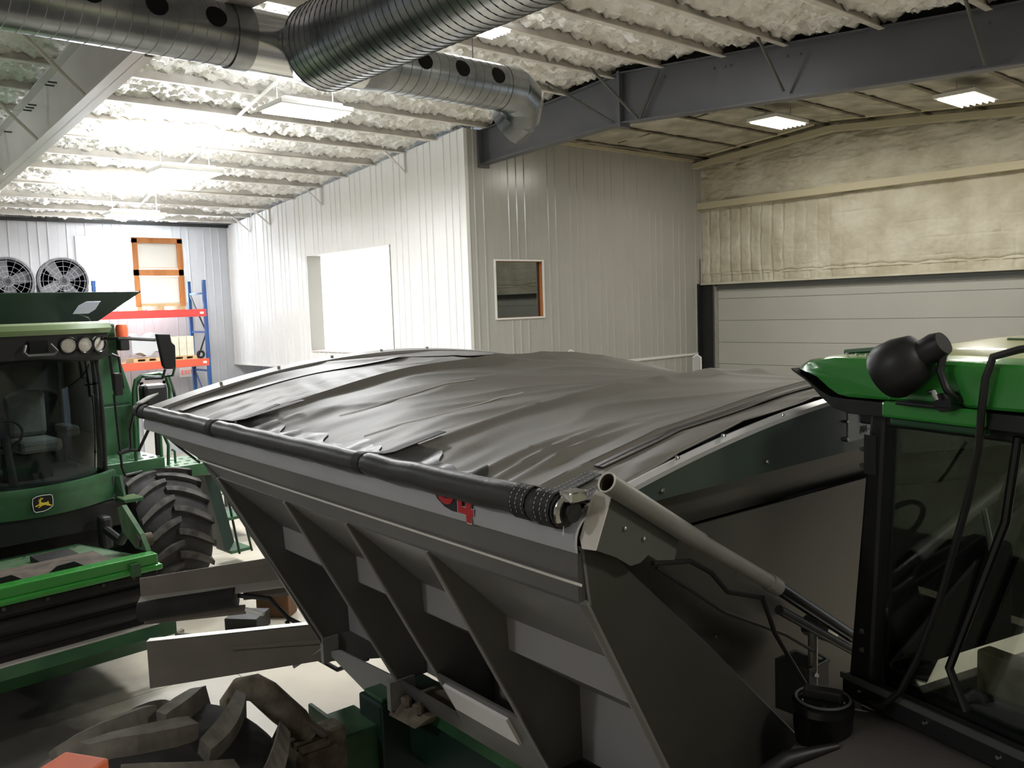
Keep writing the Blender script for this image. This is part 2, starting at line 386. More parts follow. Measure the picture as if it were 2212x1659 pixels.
# back wall: sprayed foam above the overhead door
def foam_h(x, z):
    v = 0.035*noise.fractal(Vector((x*0.9, z*0.9, 3.1)), 0.9, 2.2, 4)
    if z < 6.2:
        k = 1.0 if x < -11.2 else 0.4
        wob = 0.05*noise.noise(Vector((x*0.8, z*2.4, 8)))
        ph = ((x + wob)/0.30) % 1.0; d = min(ph, 1-ph)*0.30
        v -= 0.055*k*math.exp(-(d/0.028)**2)*(0.5+0.5*noise.noise(Vector((x*1.3, z*2.0, 4.0))))
        pz = ((z + 0.04*noise.noise(Vector((x*1.9, z*.5, 2.0))))/0.36) % 1.0; dz_ = min(pz, 1-pz)*0.36
        v -= 0.020*(1.4-k)*math.exp(-(dz_/0.018)**2)*max(0, noise.noise(Vector((x*1.1, z*3.0, 14.0)))+0.2)
        v += 0.012*noise.fractal(Vector((x*4, z*5, 1.1)), 0.8, 2.0, 3)
        hb = abs(z-4.52-0.03*abs(math.sin(x*PI/0.55))-0.05*noise.noise(Vector((x*1.1, 0.3, 0.7))))
        v -= 0.030*math.exp(-(hb/0.020)**2)
        if z < 4.5: v -= 0.02 + 0.02*math.exp(-((((x/0.55) % 1.0)-0.5)/0.05)**2)
    else:
        v += 0.045*noise.fractal(Vector((x*1.6, z*5.0, 11.0)), 0.7, 2.1, 5)
        r = noise.noise(Vector((x*1.3+4, z*5.5, 5.0))); v -= 0.05*math.exp(-(r/0.05)**2)*max(0, noise.noise(Vector((x*2.1, z*2.1, 9.0)))+0.1)
    return v
wk = struct(MB().b(XB, XR, YF+0.1, YF+0.2, 4.3, 7.9).build('wall_back', 'foam_wall'), 'cream sprayed foam wall above the overhead door')
def fw(x0, x1, z0, z1, nu, nv, nm):
    return MB().grid(lambda u, v: (x0+(x1-x0)*u, YF - 0.06 - foam_h(x0+(x1-x0)*u, z0+(z1-z0)*v), z0+(z1-z0)*v), nu, nv).build(nm, 'foam_wall', wk, smooth=True)
fw(XB, -4.5, 4.3, 6.22, 420, 100, 'foam_coat'); fw(XB, -4.5, 6.34, 7.85, 300, 60, 'foam_coat')
fw(-4.5, XR, 4.3, 7.85, 60, 30, 'foam_coat')
MB().b(XB, XR, YF-0.24, YF-0.02, 6.20, 6.36).build('girt', 'girt', wk)
rf = MB()   # gable rafter along the back wall
for (xa, xb) in ((XB-0.15, RIDGE), (RIDGE, XR)):
    za, zb = zp(xa)-0.22, zp(xb)-0.22
    rf.prism([(xa, YF-0.42, za), (xb, YF-0.42, zb), (xb, YF-0.42, zb+0.13), (xa, YF-0.42, za+0.13)], (0, 0.2, 0))
rf.build('gable_rafter', 'girt', wk)
MB().tube([(XB+0.3, YF-0.25, zp(XB)-0.33), (-12.9, YF-0.25, 7.12), (-12.75, YF-0.25, 7.2), (-10.1, YF-0.25, 7.46)], 0.012).build('conduit', 'girt', wk)
for (xa, xb, dz) in ((-13.2, -10.3, 0.02), (-9.9, -4.2, 0.03)):
    MB().tube([(xa, YF-0.55, zp(xa)-0.02+dz), (xb, YF-0.55, zp(xb)-0.02+dz)], 0.035).build('sprinkler_pipe', 'girt', wk)
# overhead door
d1 = struct(MB().b(-13.75, -13.28, YF-0.12, YF-0.02, 0, 4.3).build('door_1', 'door_black'), 'pale grey sectional overhead door')
for k in range(8):
    z0 = 0.02 + k*0.555; z1 = min(z0+0.55, 4.30)
    if z1 - z0 < 0.05: continue
    MB().b(-13.26, 1.0, YF-0.05, YF+0.0, z0, z1-0.002).build('door_section', 'door_panel', d1, bevel=0.004)
MB().b(-13.3, 1.0, YF+0.002, YF+0.03, 0, 4.3).build('door_light_stop', 'door_black', d1)  # unseen sheet added to stop outside light showing through the joints
MB().b(-13.34, -13.27, YF-0.17, YF-0.06, 0, 4.28).build('door_track', 'bracket_grey', d1)
MB().b(-13.28, -13.26, YF-0.19, YF-0.05, 0, 4.22).build('track_edge', 'alu', d1)
MB().b(-13.3, 1.0, YF-0.10, YF-0.05, 4.13, 4.3).build('top_seal', 'bracket_grey', d1)
MB().b(-13.72, 1.0, YF-0.20, YF-0.03, 4.27, 4.32).build('head_trim', 'foam_wall', d1)
MB().b(-13.745, -13.70, YF-0.3, YF-0.1, 0.0, 4.3).build('corner_post', 'steel_black', d1)
MB().tube([(-13.70, YF-0.2, 4.3), (-13.70, YF-0.2, 4.95)], 0.012, 6).build('corner_conduit', 'dust', d1)

# ---------------- ceiling: roof deck, foam between the purlins, purlins, frames
ce = MB()
for (xa, xb) in ((XF-0.3, RIDGE), (RIDGE, XR+0.3)):
    ce.prism([(xa, YR-0.2, zp(xa)+0.30), (xb, YR-0.2, zp(xb)+0.30), (xb, YR-0.2, zp(xb)+0.38), (xa, YR-0.2, zp(xa)+0.38)], (0, YF+0.4-YR, 0))
ce = struct(ce.build('ceiling', 'panel_white'), 'pitched roof with sprayed white foam between steel purlins')
PUR = [-24.3, -23.4, -22.2, -20.78, -19.36, -18.18, -16.94, -15.77, -14.68, -13.5, -12.35, -11.25, -10.2, -9.15, -7.97, -6.92, -5.52, -4.2, -2.9, -1.5, -0.1, 1.3, 2.7, 4.1]
def foam_strip(x0, x1, y0, y1, res, m, amp, base, nm='foam_strip'):
    nu = max(4, int((x1-x0)/res)); nv = max(4, int((y1-y0)/res))
    def f(u, v):
        x = x0+(x1-x0)*u; y = y0+(y1-y0)*v
        n1 = noise.fractal(Vector((x*2.1, y*1.3, 0.5)), 0.8, 2.1, 3)
        n2 = noise.fractal(Vector((x*7.0, y*7.0, 4.5)), 0.7, 2.0, 3)
        rag = 0.5+0.5*noise.noise(Vector((y*1.7, x0*3.3, 9.0)))
        edge = math.exp(-((1-u)*(x1-x0)/(0.10+0.12*rag))**2)      # foam thins out beside each purlin web
        n3 = abs(noise.noise(Vector((x*9.0, y*9.0, 2.5))))
        z = zp(x) + base - amp*(0.55*n1 + 0.8*n2 + 0.8*n3) + 0.10*edge*rag
        return (x, y, max(z, zp(x)+0.005))
    return MB().grid(f, nu, nv).build(nm, m, ce, smooth=True)
edges = [XF] + PUR + [XR]
for xa, xb in zip(edges[:-1], edges[1:]):
    if xb < -2.8: foam_strip(xa, xb, 1.6, 11.6, 0.042, 'foam', 0.085, 0.125); foam_strip(xa, xb, YR, 1.6, 0.35, 'foam', 0.08, 0.08)
    else: foam_strip(xa, xb, YR, 11.6, 0.3, 'foam', 0.08, 0.08)
    if xb > XB: foam_strip(xa, xb, 11.6, YF, 0.09 if xb < -4 else 0.3, 'foam_cream', 0.03, 0.02)
for x in PUR:
    z = zp(x)
    p = [(x-0.04, YR, z-0.02), (x+0.045, YR, z-0.02), (x+0.045, YR, z-0.006), (x-0.026, YR, z-0.006), (x-0.026, YR, z+0.22), (x-0.04, YR, z+0.22)]
    MB().prism(p, (0, (YA if x < XB else 11.62)-YR, 0)).build('purlin', 'purlin', ce)
    if x > XB: MB().prism([(q[0], 11.62, q[2]) for q in p], (0, YF-11.62, 0)).build('purlin', 'purlin_dirty', ce)
# ceiling cross bracing rods seen below the purlins
for (a, b) in (((-11.5, 6.5), (-22.6, 7.8)),):
    MB().tube([(a[0], a[1], zp(a[0])-0.02), (b[0], b[1], zp(b[0])-0.02)], 0.03, 8).build('bridging_bar', 'trim_white', ce)
MB().tube([(-17.0, 3.95, zp(-17)-0.02), (-24.0, 4.9, zp(-24)-0.02)], 0.03, 8).build('bridging_bar', 'purlin', ce)
# bridging marks between purlins in the cream bay
for k, xa in enumerate(PUR):
    if -13.6 < xa < -4:
        yb = 14.2 + 1.1*(k % 2)
        MB().tube([(xa+0.05, yb, zp(xa)+0.03), (xa+1.05, yb+0.1, zp(xa+1.05)+0.03)], 0.018, 6).build('bridging_bar', 'dust', ce)
# wall flange braces under the eaves of wall A
for xx in (-15.77, -19.36, -22.2, -23.4):
    q = MB(); q.tube([(xx, YA-0.55, zp(xx)), (xx, YA-0.03, zp(xx)-0.42)], 0.022, 6); q.tube([(xx, YA-0.03, zp(xx)), (xx, YA-0.03, zp(xx)-0.44)], 0.018, 6)
    q.build('wall_brace', 'beam_grey', ce)

def frame_beam(y, xs_top_bot, m, name, wfl=0.22):
    """tapered rigid frame: list of (x, ztop, zbot)"""
    root = MB()
    for (xa, ta, ba), (xb, tb, bb) in zip(xs_top_bot[:-1], xs_top_bot[1:]):
        root.prism([(xa, y-0.006, ba), (xb, y-0.006, bb), (xb, y-0.006, tb), (xa, y-0.006, ta)], (0, 0.012, 0))
    root = root.build(name, m, ce)
    for (xa, ta, ba), (xb, tb, bb) in zip(xs_top_bot[:-1], xs_top_bot[1:]):
        MB().prism([(xa, y-wfl/2, ba), (xb, y-wfl/2, bb), (xb, y-wfl/2, bb+0.02), (xa, y-wfl/2, ba+0.02)], (0, wfl, 0)).build('flange', m, root)
        MB().prism([(xa, y-wfl/2, ta-0.02), (xb, y-wfl/2, tb-0.02), (xb, y-wfl/2, tb), (xa, y-wfl/2, ta)], (0, wfl, 0)).build('flange', m, root)
    return root
BY = 11.62
dk = frame_beam(BY, [(-13.72, 7.43, 6.76), (-10.0, 7.76, 6.92), (-9.96, 7.76, 6.92), (-3.8, 7.24, 6.52), (4.8, 6.5, 5.6)], 'beam_dark', 'roof_beam')
MB().b(-10.03, -9.97, BY-0.13, BY+0.13, 6.86, 7.78).build('splice_plate', 'beam_dark', dk)
MB().b(-13.75, -13.70, BY-0.14, BY+0.14, 6.7, 7.44).build('end_plate', 'beam_dark', dk)
for (xa, ya, za, xb, zb) in ((-10.9, BY-0.95, zp(-10.9), -10.12, 6.95), (-10.05, BY-0.75, zp(-10.0), -9.6, 6.93), (-9.15, BY-0.1, 7.6, -9.55, 6.93), (-6.92, BY-0.75, zp(-6.92), -6.9, 6.83), (-4.2, BY-0.75, zp(-4.2), -4.2, 6.6)):
    MB().tube([(xa, ya, za), (xb, BY-0.11, zb)], 0.024, 6).build('flange_brace', 'bracket_grey', dk)
for x in (-9.3, -9.1, -8.15, -7.95, -7.85, -6.9, -6.7, -4.4, -4.2, -12.9, -11.0):
    MB().cyl((x, BY-0.02, zp(x)-0.16), (x, BY+0.0, zp(x)-0.16), 0.02, 6).build('bolt', 'bracket_grey', dk)
LY = 3.75
lg = frame_beam(LY, [(-24.9, 6.52, 5.9), (-17.6, 7.12, 6.36), (-10.05, 7.74, 6.90), (-10.0, 7.74, 6.9), (4.8, 6.5, 5.9)], 'beam_grey', 'roof_beam', 0.26)
for (x, dx) in ((-14.68, 1.25), (-16.94, 1.4), (-12.35, 1.2)):
    MB().tube([(x, LY-0.8, zp(x)-0.01), (x+0.2, LY-0.12, zp(x)-0.78)], 0.026, 6).build('flange_brace', 'purlin', lg)
for x in (-13.9, -13.75, -14.9, -15.05, -15.2, -16.5):
    MB().tube([(x, LY-0.12, zp(x)-0.16), (x, LY+0.02, zp(x)-0.16)], 0.014, 6).build('bolt', 'bracket_grey', lg)
MB().b(-10.25, -10.05, LY-0.02, LY+0.06, 6.84, 7.05).build('splice_plate', 'dust', lg)

# ================================================================== CEILING LIGHTS
def ceiling_light(x, y, z, lx, ly, label, power, col, warm=False, up=None):
    t = thing('ceiling_light', label, 'light', (x, y, z), 0.0, 'shop ceiling lights')
    h = MB(); h.b(-lx/2-0.03, lx/2+0.03, -ly/2-0.03, ly/2+0.03, 0.03, 0.10); h.b(-lx/2+0.08, lx/2-0.08, -ly/2+0.08, ly/2-0.08, 0.10, 0.16)
    h.build('housing', 'trim_white', t, bevel=0.01)
    n = 6
    for k in range(n):
        cy = -lx/2 + lx*(k+0.5)/n
        MB().cyl((cy, -ly/2, 0.012), (cy, ly/2, 0.012), 0.016, 8).build('tube_lamp', 'lamp_glow_warm' if warm else 'lamp_glow', t)
    for k in (-1, 1):
        MB().tube([(0, k*(ly/2-0.1), 0.15), (0, k*(ly/2-0.1), max(0.2, zp(x)+0.05-z))], 0.006, 6).build('hanger', 'wire_grey', t)
    ld = bpy.data.lights.new('lamp', 'AREA'); ld.shape = 'RECTANGLE'; ld.size = lx; ld.size_y = ly; ld.energy = power; ld.color = col
    lo = bpy.data.objects.new('lamp', ld); COL.objects.link(lo); lo.parent = t; lo.location = (0, 0, -0.02)
    if up is not None and up <= 0: return t
    lu = bpy.data.lights.new('added_uplight', 'AREA'); lu.shape = 'RECTANGLE'; lu.size = lx*0.8; lu.size_y = ly*0.9; lu.energy = power*(UP_FILL if up is None else up); lu.color = col  # added lamp above the closed housing, lifts the ceiling brightness
    lo = bpy.data.objects.new('added_uplight', lu); COL.objects.link(lo); lo.parent = t; lo.location = (0, 0, 0.17); lo.rotation_euler = (PI, 0, 0)
    return t
ceiling_light(-11.5, 6.43, 6.75, 0.66, 1.09, 'bright white light panel hanging left of the duct elbow', P_MAIN, C_MAIN)
ceiling_light(-15.77, 6.33, 6.45, 0.65, 1.08, 'glaring light panel on the ceiling beyond the bridging bar', P_MAIN, C_MAIN, up=0.8)
ceiling_light(-19.8, 6.77, 6.10, 0.45, 1.14, 'light fixture seen edge on near the far wall', P_MAIN*0.7, C_MAIN, up=1.0)
ceiling_light(-9.0, 7.7, 7.5, 0.42, 0.6, 'small bright light just behind the big duct', P_NEAR, C_MAIN)
ceiling_light(-9.75, 16.05, 7.36, 0.62, 1.15, 'square light hanging over the cream foam bay, nearer the grey wall', P_BAY, C_BAY, True, up=0.0)
ceiling_light(-6.15, 16.05, 7.12, 0.62, 1.0, 'square light hanging over the cream foam bay, at the right edge', P_BAY, C_BAY, True, up=0.0)
ceiling_light(-16.5, 0.2, 6.3, 0.75, 1.25, 'added fill light panel over the combine, out of view', P_MAIN*0.8, C_MAIN, up=0.5)  # unseen lamp added to brighten the ceiling and machines at left
ceiling_light(-1.2, 9.0, 6.9, 0.6, 1.2, 'added fill light panel over the tractor, out of view', P_NEAR*2.2, C_BAY, up=0.0)  # unseen lamp added to fill the tractor and the cart's right end
ceiling_light(2.4, 2.6, 6.6, 0.6, 1.2, 'added fill light panel right of the photographer, out of view', P_NEAR, C_BAY, up=0.0)  # unseen lamp added as fill for the cart's right end
ceiling_light(-5.0, -5.5, 7.0, 0.6, 1.2, 'added fill light panel behind the photographer, out of view', P_NEAR*1.6, C_MAIN, up=0.0)  # unseen lamp added to lighten the cart's near side

# ================================================================== VENTILATION DUCT
dx, dz, dr = -8.0, 6.508, 0.335
DS = 0.8333
du = thing('ventilation_duct', 'spiral galvanised ventilation duct with round holes hanging from the roof', 'duct', (dx, 4.5, dz))
du.scale = (DS, DS, DS)
def spiral(p0, p1, r, pitch, name, m='galv'):
    p0, p1 = Vector(p0), Vector(p1); L = (p1-p0).length; ax = (p1-p0).normalized()
    MB().tube([p0, p1], r, 40).build(name, m, du, smooth=True)
    k = 0; u = ax.orthogonal().normalized(); v = ax.cross(u)
    d = pitch*0.5
    while d < L-0.02:
        pts = [p0 + ax*(d + 0.05*math.cos(2*PI*i/32)) + (u*math.cos(2*PI*i/32) + v*math.sin(2*PI*i/32))*(r+0.001) for i in range(33)]
        MB().tube(pts, 0.0055 if r > 0.4 else 0.0035, 5).build('spiral_seam', 'galv_dark' if r > 0.4 else 'galv', du); d += pitch; k += 1
# left run, right run, trunk (local coordinates, origin on the tee)
spiral((0, -6.4, 0), (0, -0.78, 0), dr, 0.155, 'duct_run', 'galv')
spiral((0, 1.08, -0.02), (0, 3.1, -0.02), dr-0.02, 0.15, 'duct_run', 'galv')
spiral((0.28, 0.06, -0.03), (12.5, 0.06, -0.03), 0.50, 0.115, 'trunk_duct', 'galv')
MB().tube([(0, -0.98, 0), (0, -0.76, 0)], dr+0.02, 40).build('collar', 'galv', du, smooth=True)
MB().tube([(0, -0.78, 0), (0, 0.75, -0.01)], [dr+0.005, dr+0.02], 40).build('tee_body', 'alu_bright', du, smooth=True)
MB().tube([(0, 0.75, -0.01), (0, 0.92, -0.015), (0, 1.1, -0.02)], [dr+0.02, dr, dr-0.015], 40).build('reducer', 'galv', du, smooth=True)
MB().tube([(-0.05, 0.06, -0.03), (0.30, 0.06, -0.03)], [0.38, 0.505], 40).build('tee_branch', 'galv', du, smooth=True)
# end elbow: five gored segments turning back and down
pts = []; c = Vector((-0.0, 3.1, -0.02))
ang = [0, 18, 40, 62, 84]
P = [Vector((0, 3.08, -0.02)), Vector((0, 3.34, -0.03)), Vector((-0.06, 3.56, -0.12)), Vector((-0.22, 3.64, -0.30)), Vector((-0.42, 3.58, -0.42))]
for a, b in zip(P[:-1], P[1:]):
    MB().tube([a-(b-a)*0.06, b+(b-a)*0.06], [dr-0.012, dr-0.006], 32).build('elbow_segment', 'galv', du, smooth=True)
# black discs painted as the dark inside round outlets facing the shop floor
for yy in (-2.49-0.62, -2.49, -1.86, -1.23, 1.55, 2.17, 2.80, -3.73, -4.35):
    rr = dr if yy < 0 else dr-0.02; zc = 0 if yy < 0 else -0.02
    a0 = rad(14); N = 24; mb = MB(); rings = []
    for q in (1.0, 0.66, 0.33, 0.02):
        rings.append([Vector(((rr+0.006)*math.cos(a0+q*0.115*math.sin(2*PI*k/N)/rr), yy+q*0.115*math.cos(2*PI*k/N), zc+(rr+0.006)*math.sin(a0+q*0.115*math.sin(2*PI*k/N)/rr))) for k in range(N)])
    rings.insert(0, [Vector((p.x*0.97, p.y, p.z*0.97)) for p in rings[0]])
    mb.loft(rings, True, True).build('outlet_dark_disc', 'black_hole', du)
for yy in (-4.0, -0.9, 2.6):
    MB().tube([(0, yy, dr-0.02), (0, yy, (zp(dx)-dz)/DS+0.1)], 0.008, 6).build('hanger', 'wire_grey', du)

# ================================================================== FAR CORNER: PALLET RACK AND ITS LOAD
RX = -23.2
rk = thing('pallet_rack', 'blue pallet rack with orange beams against the far wall', 'rack', (RX, 8.2, 0))
def rack_upright(y, m='rack_blue'):
    for xx in (-1.05, 0.0):
        MB().b(xx-0.05, xx+0.05, y-0.045, y+0.045, 0, 4.88).build('upright', m, rk, bevel=0.008)
    for z in (0.3, 1.35, 2.4, 3.45, 4.5):
        MB().b(-1.0, -0.05, y-0.02, y+0.02, z, z+0.05).build('brace', m, rk)
    for k, (za, zb) in enumerate(((0.35, 1.35), (2.4, 1.4), (2.45, 3.45), (4.5, 3.5))):
        MB().tube([(-1.0, y, za), (-0.05, y, zb)], 0.022, 6).build('brace', 'steel_black' if k > 1 else m, rk)
    MB().b(-0.15, 0.12, y-0.1, y+0.1, 0, 0.02).build('foot_plate', m, rk)
rack_upright(1.40); rack_upright(-1.40)
for (z, m) in ((4.0, 'rack_red'), (2.67, 'rack_orange')):
    for xx in (-1.05, 0.03):
        MB().b(xx-0.03, xx+0.03, -1.36, 1.40, z-0.10, z+0.10).build('beam', m, rk, bevel=0.008)
    for k in range(14):
        yy = -1.3 + k*0.2
        MB().b(-1.02, 0.0, yy-0.04, yy+0.04, z+0.06, z+0.085).build('deck_slat', 'wood_pale', rk)
    MB().b(0.06, 0.07, 1.22, 1.32, z-0.03, z+0.03).build('beam_tag', 'decal_white', rk)
# crate with white liner boxes
ct = thing('crate', 'wood framed crate holding white panels on the top rack beam', 'crate', (RX-0.15, 8.48, 4.10))
for (ya, yb, za, zb, m) in ((-0.66, -0.52, 0.1, 1.86, 'wood'), (0.50, 0.64, 0.1, 1.86, 'wood'), (-0.66, 0.64, 1.74, 1.88, 'wood'), (-0.66, 0.64, 0.90, 1.06, 'wood')):
    MB().b(0.0, 0.06, ya, yb, za, zb).build('frame_board', m, ct, bevel=0.005)
MB().b(-0.85, -0.02, -0.60, 0.72, 1.08, 1.84).build('white_panel', 'white_plastic', ct, bevel=0.05)
MB().b(-0.85, -0.02, -0.60, 0.74, 0.16, 0.88).build('white_panel', 'white_plastic', ct, bevel=0.05)
for k in range(3): MB().b(-0.85, 0.05, -0.62+k*0.56, -0.50+k*0.56, 0.0, 0.10).build('pallet_block', 'wood_pale', ct)
MB().b(-0.0, 0.05, -0.64, 0.66, 0.10, 0.17).build('pallet_board', 'wood_pale', ct)
# cream boxes, a pale wrapped load and a dark coil on the lower beam
for k, (y, wd) in enumerate(((8.76, 0.20), (8.97, 0.19), (9.17, 0.19))):
    b = MB(); b.b(-0.25, 0.0, -wd/2, wd/2, 0, 0.52)
    o = b.build('carton', 'cream_box', None, bevel=0.012); o.location = (RX-0.1, y, 2.868)
    tag(o, ('tall cream carton on the lower rack beam, next to the mirror', 'tall cream carton on the lower rack beam, middle of three', 'tall cream carton on the lower rack beam, next to the blue upright')[k], 'carton', 'cream cartons on the rack')
for k in range(2):
    p = MB(); p.b(-0.6, 0.0, -0.35, 0.32, 0.0, 0.03)
    for q in (-0.3, 0.0, 0.27): p.b(-0.6, 0.0, q-0.05, q+0.05, 0.03, 0.09)
    p.b(-0.6, 0.0, -0.35, 0.32, 0.09, 0.11)
    o = p.build('pallet', 'wood_pale'); o.location = (RX-0.05, (8.98, 8.0)[k], 2.757)
    tag(o, ('small wooden pallet under the cream cartons', 'small wooden pallet under the grey wrapped load')[k], 'pallet')
q = MB(); q.slab(lambda u, v: (-0.6+0.58*v, -0.38+0.70*u, 0.50+0.05*math.sin(9*u)+0.04*noise.noise(Vector((u*4, v*4, 1)))), 14, 8, (0, 0, -0.48))
o = q.build('wrapped_load', 'panel_far', None, smooth=True); o.location = (RX-0.05, 8.02, 2.96)
tag(o, 'grey plastic wrapped load on the lower rack beam behind the mirror arm', 'load')
q = MB(); q.tube([(0, 0.085*math.cos(2*PI*k/20), 0.12+0.085*math.sin(2*PI*k/20)) for k in range(21)], 0.033, 8)
o = q.build('hose_coil', 'steel_black', None, smooth=True); o.location = (RX-0.1, 9.435, 2.757); tag(o, 'dark coil lying beside the cream cartons on the rack', 'hose')
# drum fans
def drum_fan(y, label, a0):
    f = thing('drum_fan', label, 'fan', (-22.9, y, 3.922), 0.0, 'drum fans standing behind the combine')
    c = Vector((0, 0, 0.93)); R = 0.56
    MB().lathe([(R-0.05, -0.12), (R, -0.12), (R, 0.14), (R-0.05, 0.14), (R-0.05, -0.12)], c, (1, 0, 0), 40).build('shroud', 'fan_grey', f, smooth=True)
    for k in range(4):
        a = a0 + k*PI/2
        d = Vector((0, math.cos(a), math.sin(a))); n = Vector((0, -math.sin(a), math.cos(a)))
        MB().slab(lambda u, v: c + d*(0.08+0.44*u) + n*((v-0.5)*(0.20+0.1*u)) + Vector((0.05*(v-0.5), 0, 0)), 4, 3, (0.008, 0, 0)).build('blade', 'fan_grey', f)
    MB().cyl(c+Vector((-0.1, 0, 0)), c+Vector((0.06, 0, 0)), 0.09, 16).build('motor', 'steel_black', f)
    g = MB()
    for k in range(5): 
        rr = 0.12+0.115*k
        g.tube([c+Vector((0.15, rr*math.cos(2*PI*i/30), rr*math.sin(2*PI*i/30))) for i in range(31)], 0.005, 4)
    g.build('guard_ring', 'wire_grey', f)
    for k in range(16):
        a = 2*PI*k/16
        MB().tube([c+Vector((0.15, 0.06*math.cos(a), 0.06*math.sin(a))), c+Vector((0.15, R*math.cos(a), R*math.sin(a)))], 0.004, 4).build('guard_spoke', 'wire_grey', f)
    for s in (-1, 1): MB().tube([c+Vector((0, s*R, -0.1)), (0, s*(R-0.05), 0.0)], 0.025, 8).build('stand_leg', 'fan_grey', f)
    MB().tube([(0, -R, 0.01), (0, R, 0.01)], 0.025, 8).build('stand_bar', 'fan_grey', f)
fs_ = thing('fan_shelf', 'long steel shelf rack carrying the drum fans behind the combine', 'shelf', (-22.9, 5.0, 0))
MB().b(-0.5, 0.5, -1.6, 1.62, 3.82, 3.895).build('deck', 'bench', fs_)
for yy in (-1.5, 1.52):
    for xx in (-0.45, 0.45): MB().b(xx-0.05, xx+0.05, yy-0.05, yy+0.05, 0, 3.82).build('upright', 'rack_blue', fs_)
drum_fan(6.02, 'grey drum fan standing left of the bright far window', 0.6)
drum_fan(4.83, 'grey drum fan cut by the left picture edge', 0.25)
# exit sign
ex = thing('exit_sign', 'white exit sign with red letters under the orange rack beam', 'sign', (XF+0.10, 9.60, 2.19))
MB().b(0, 0.05, -0.17, 0.17, 0, 0.27).build('sign_box', 'white_plastic', ex, bevel=0.01)
text_part('lettering', 'EXIT', 0.17, 'exit_glow', ex, basis((0.052, -0.135, 0.075), (0, 1, 0), (0, 0, 1)))
# wall shelf with dark goods under the raised room
sh = thing('dark_shelving', 'dark shelving unit in the shade under the raised room', 'shelf', (-20.5, YA+0.6, 0))
for z in (0.6, 1.3, 2.0): MB().b(-2.2, 2.2, -0.25, 0.25, z, z+0.04).build('shelf_board', 'steel_black', sh)
for xx in (-2.2, -0.7, 0.8, 2.2): MB().b(xx-0.03, xx+0.03, -0.25, 0.25, 0, 2.3).build('post', 'steel_black', sh)
for k in range(7): MB().b(-2.1+0.6*k, -1.65+0.6*k, -0.2, 0.2, 2.04, 2.2+0.05*(k % 3)).build('bin', 'door_black', sh)
# steel work table behind the combine wheel
bn = thing('work_table', 'small steel work table behind the combine wheel and ladder', 'table', (-14.9, 6.2, 0))
MB().b(-0.5, 0.5, -0.35, 0.35, 0.83, 0.87).build('table_top', 'bench', bn, bevel=0.005)
MB().b(-0.48, 0.48, -0.33, 0.33, 0.38, 0.41).build('lower_shelf', 'bench', bn)
for xx in (-0.46, 0.46):
    for yy in (-0.31, 0.31): MB().b(xx-0.025, xx+0.025, yy-0.025, yy+0.025, 0, 0.83).build('leg', 'bracket_grey', bn)
for k, (a, b, c2, d) in enumerate(((-0.3, -0.15, 0.35, -0.1), (-0.2, 0.15, 0.3, 0.05))):
    o = MB().tube([(a, b, 0.02), (c2, d, 0.03)], 0.02, 8).build('steel_rod', 'arm_grey'); o.location = (-14.9, 6.2, 0.872)
    tag(o, ('grey steel rod on the work table, nearer the combine', 'grey steel rod on the work table, nearer the raised room')[k], 'rod')

# ================================================================== WHEELS
def wheel(parent, c, R, wd, n, rimr, side=1, lugh=0.065, spin=0.0, lug_w=0.085, steer=0.0, lugm='lug'):
    """tyre with chevron lugs; axle along the parent's local y"""
    c = Vector(c); Rc = R - lugh; h = wd/2
    prof = [(rimr, -h*0.72), (Rc*0.80, -h*0.98), (Rc*0.93, -h), (Rc*0.985, -h*0.86), (Rc, -h*0.4), (Rc*1.004, 0), (Rc, h*0.4), (Rc*0.985, h*0.86), (Rc*0.93, h), (Rc*0.80, h*0.98), (rimr, h*0.72)]
    t = MB().lathe(prof, (0, 0, 0), (0, 1, 0), 56).build('tyre', 'rubber', parent, smooth=True); t.location = c; t.rotation_euler = (0, 0, steer)
    def crown(y): 
        a = abs(y)/h
        return Rc*(1.004-0.004*a) if a < 0.4 else Rc*(1.0-0.015*(a-0.4)/0.46) if a < 0.86 else Rc*(0.985-0.055*(a-0.86)/0.14)
    meshes = []
    for s in (-1, 1):
        mb = MB(); rings = []; K = 8
        for k in range(K+1):
            u = k/K
            y = s*(-0.03 + (h+0.035)*u); ang = 0.10*u + 0.21*u*u
            y_ = max(-h, min(h, y)); wa = lug_w/R*(0.62+0.15*math.sin(PI*u))
            rb = crown(y_) - 0.02; rt = crown(y_)+lugh*(1.0 if u > 0.01 else 0.92) if abs(y) < h*0.93 else Rc+lugh*0.72
            ring = []
            for (rr, da) in ((rb, -wa*1.15), (rt, -wa), (rt, wa), (rb, wa*1.15)):
                th = ang+da
                ring.append((rr*math.sin(th), y, rr*math.cos(th)))
            rings.append(ring)
        # shoulder turn-down
        th = 0.31
        ring = []
        for (rr, da) in ((Rc*0.80, -0.05), (Rc*0.86, -0.05), (Rc*0.86, 0.05), (Rc*0.80, 0.05)):
            ring.append((rr*math.sin(th+0.04+da), s*h*1.0, rr*math.cos(th+0.04+da)))
        rings.append(ring)
        meshes.append(MB().loft(rings).mesh('lug', lugm))
    for k in range(n):
        for si in (0, 1):
            o = link('lug', meshes[si], t); o.rotation_euler = (0, spin + 2*PI*(k+0.5*si)/n, 0)
    hub = MB(); hub.lathe([(rimr, -h*0.7), (rimr*0.94, -h*0.55), (rimr*0.5, -h*0.1), (0.14, 0.0), (0.14, h*0.2), (rimr*0.5, h*0.15), (rimr*0.94, h*0.5), (rimr, h*0.7)], (0, 0, 0), (0, 1, 0), 32)
    hub.build('wheel_rim', 'yellow' if side > 1 else 'dust', t, smooth=True)
    return t

# ================================================================== COMBINE (faces the camera's right)
cb = thing('combine', 'green combine harvester with dark windscreen parked at the left', 'combine', (-11.58, 2.55, 0), rad(3))
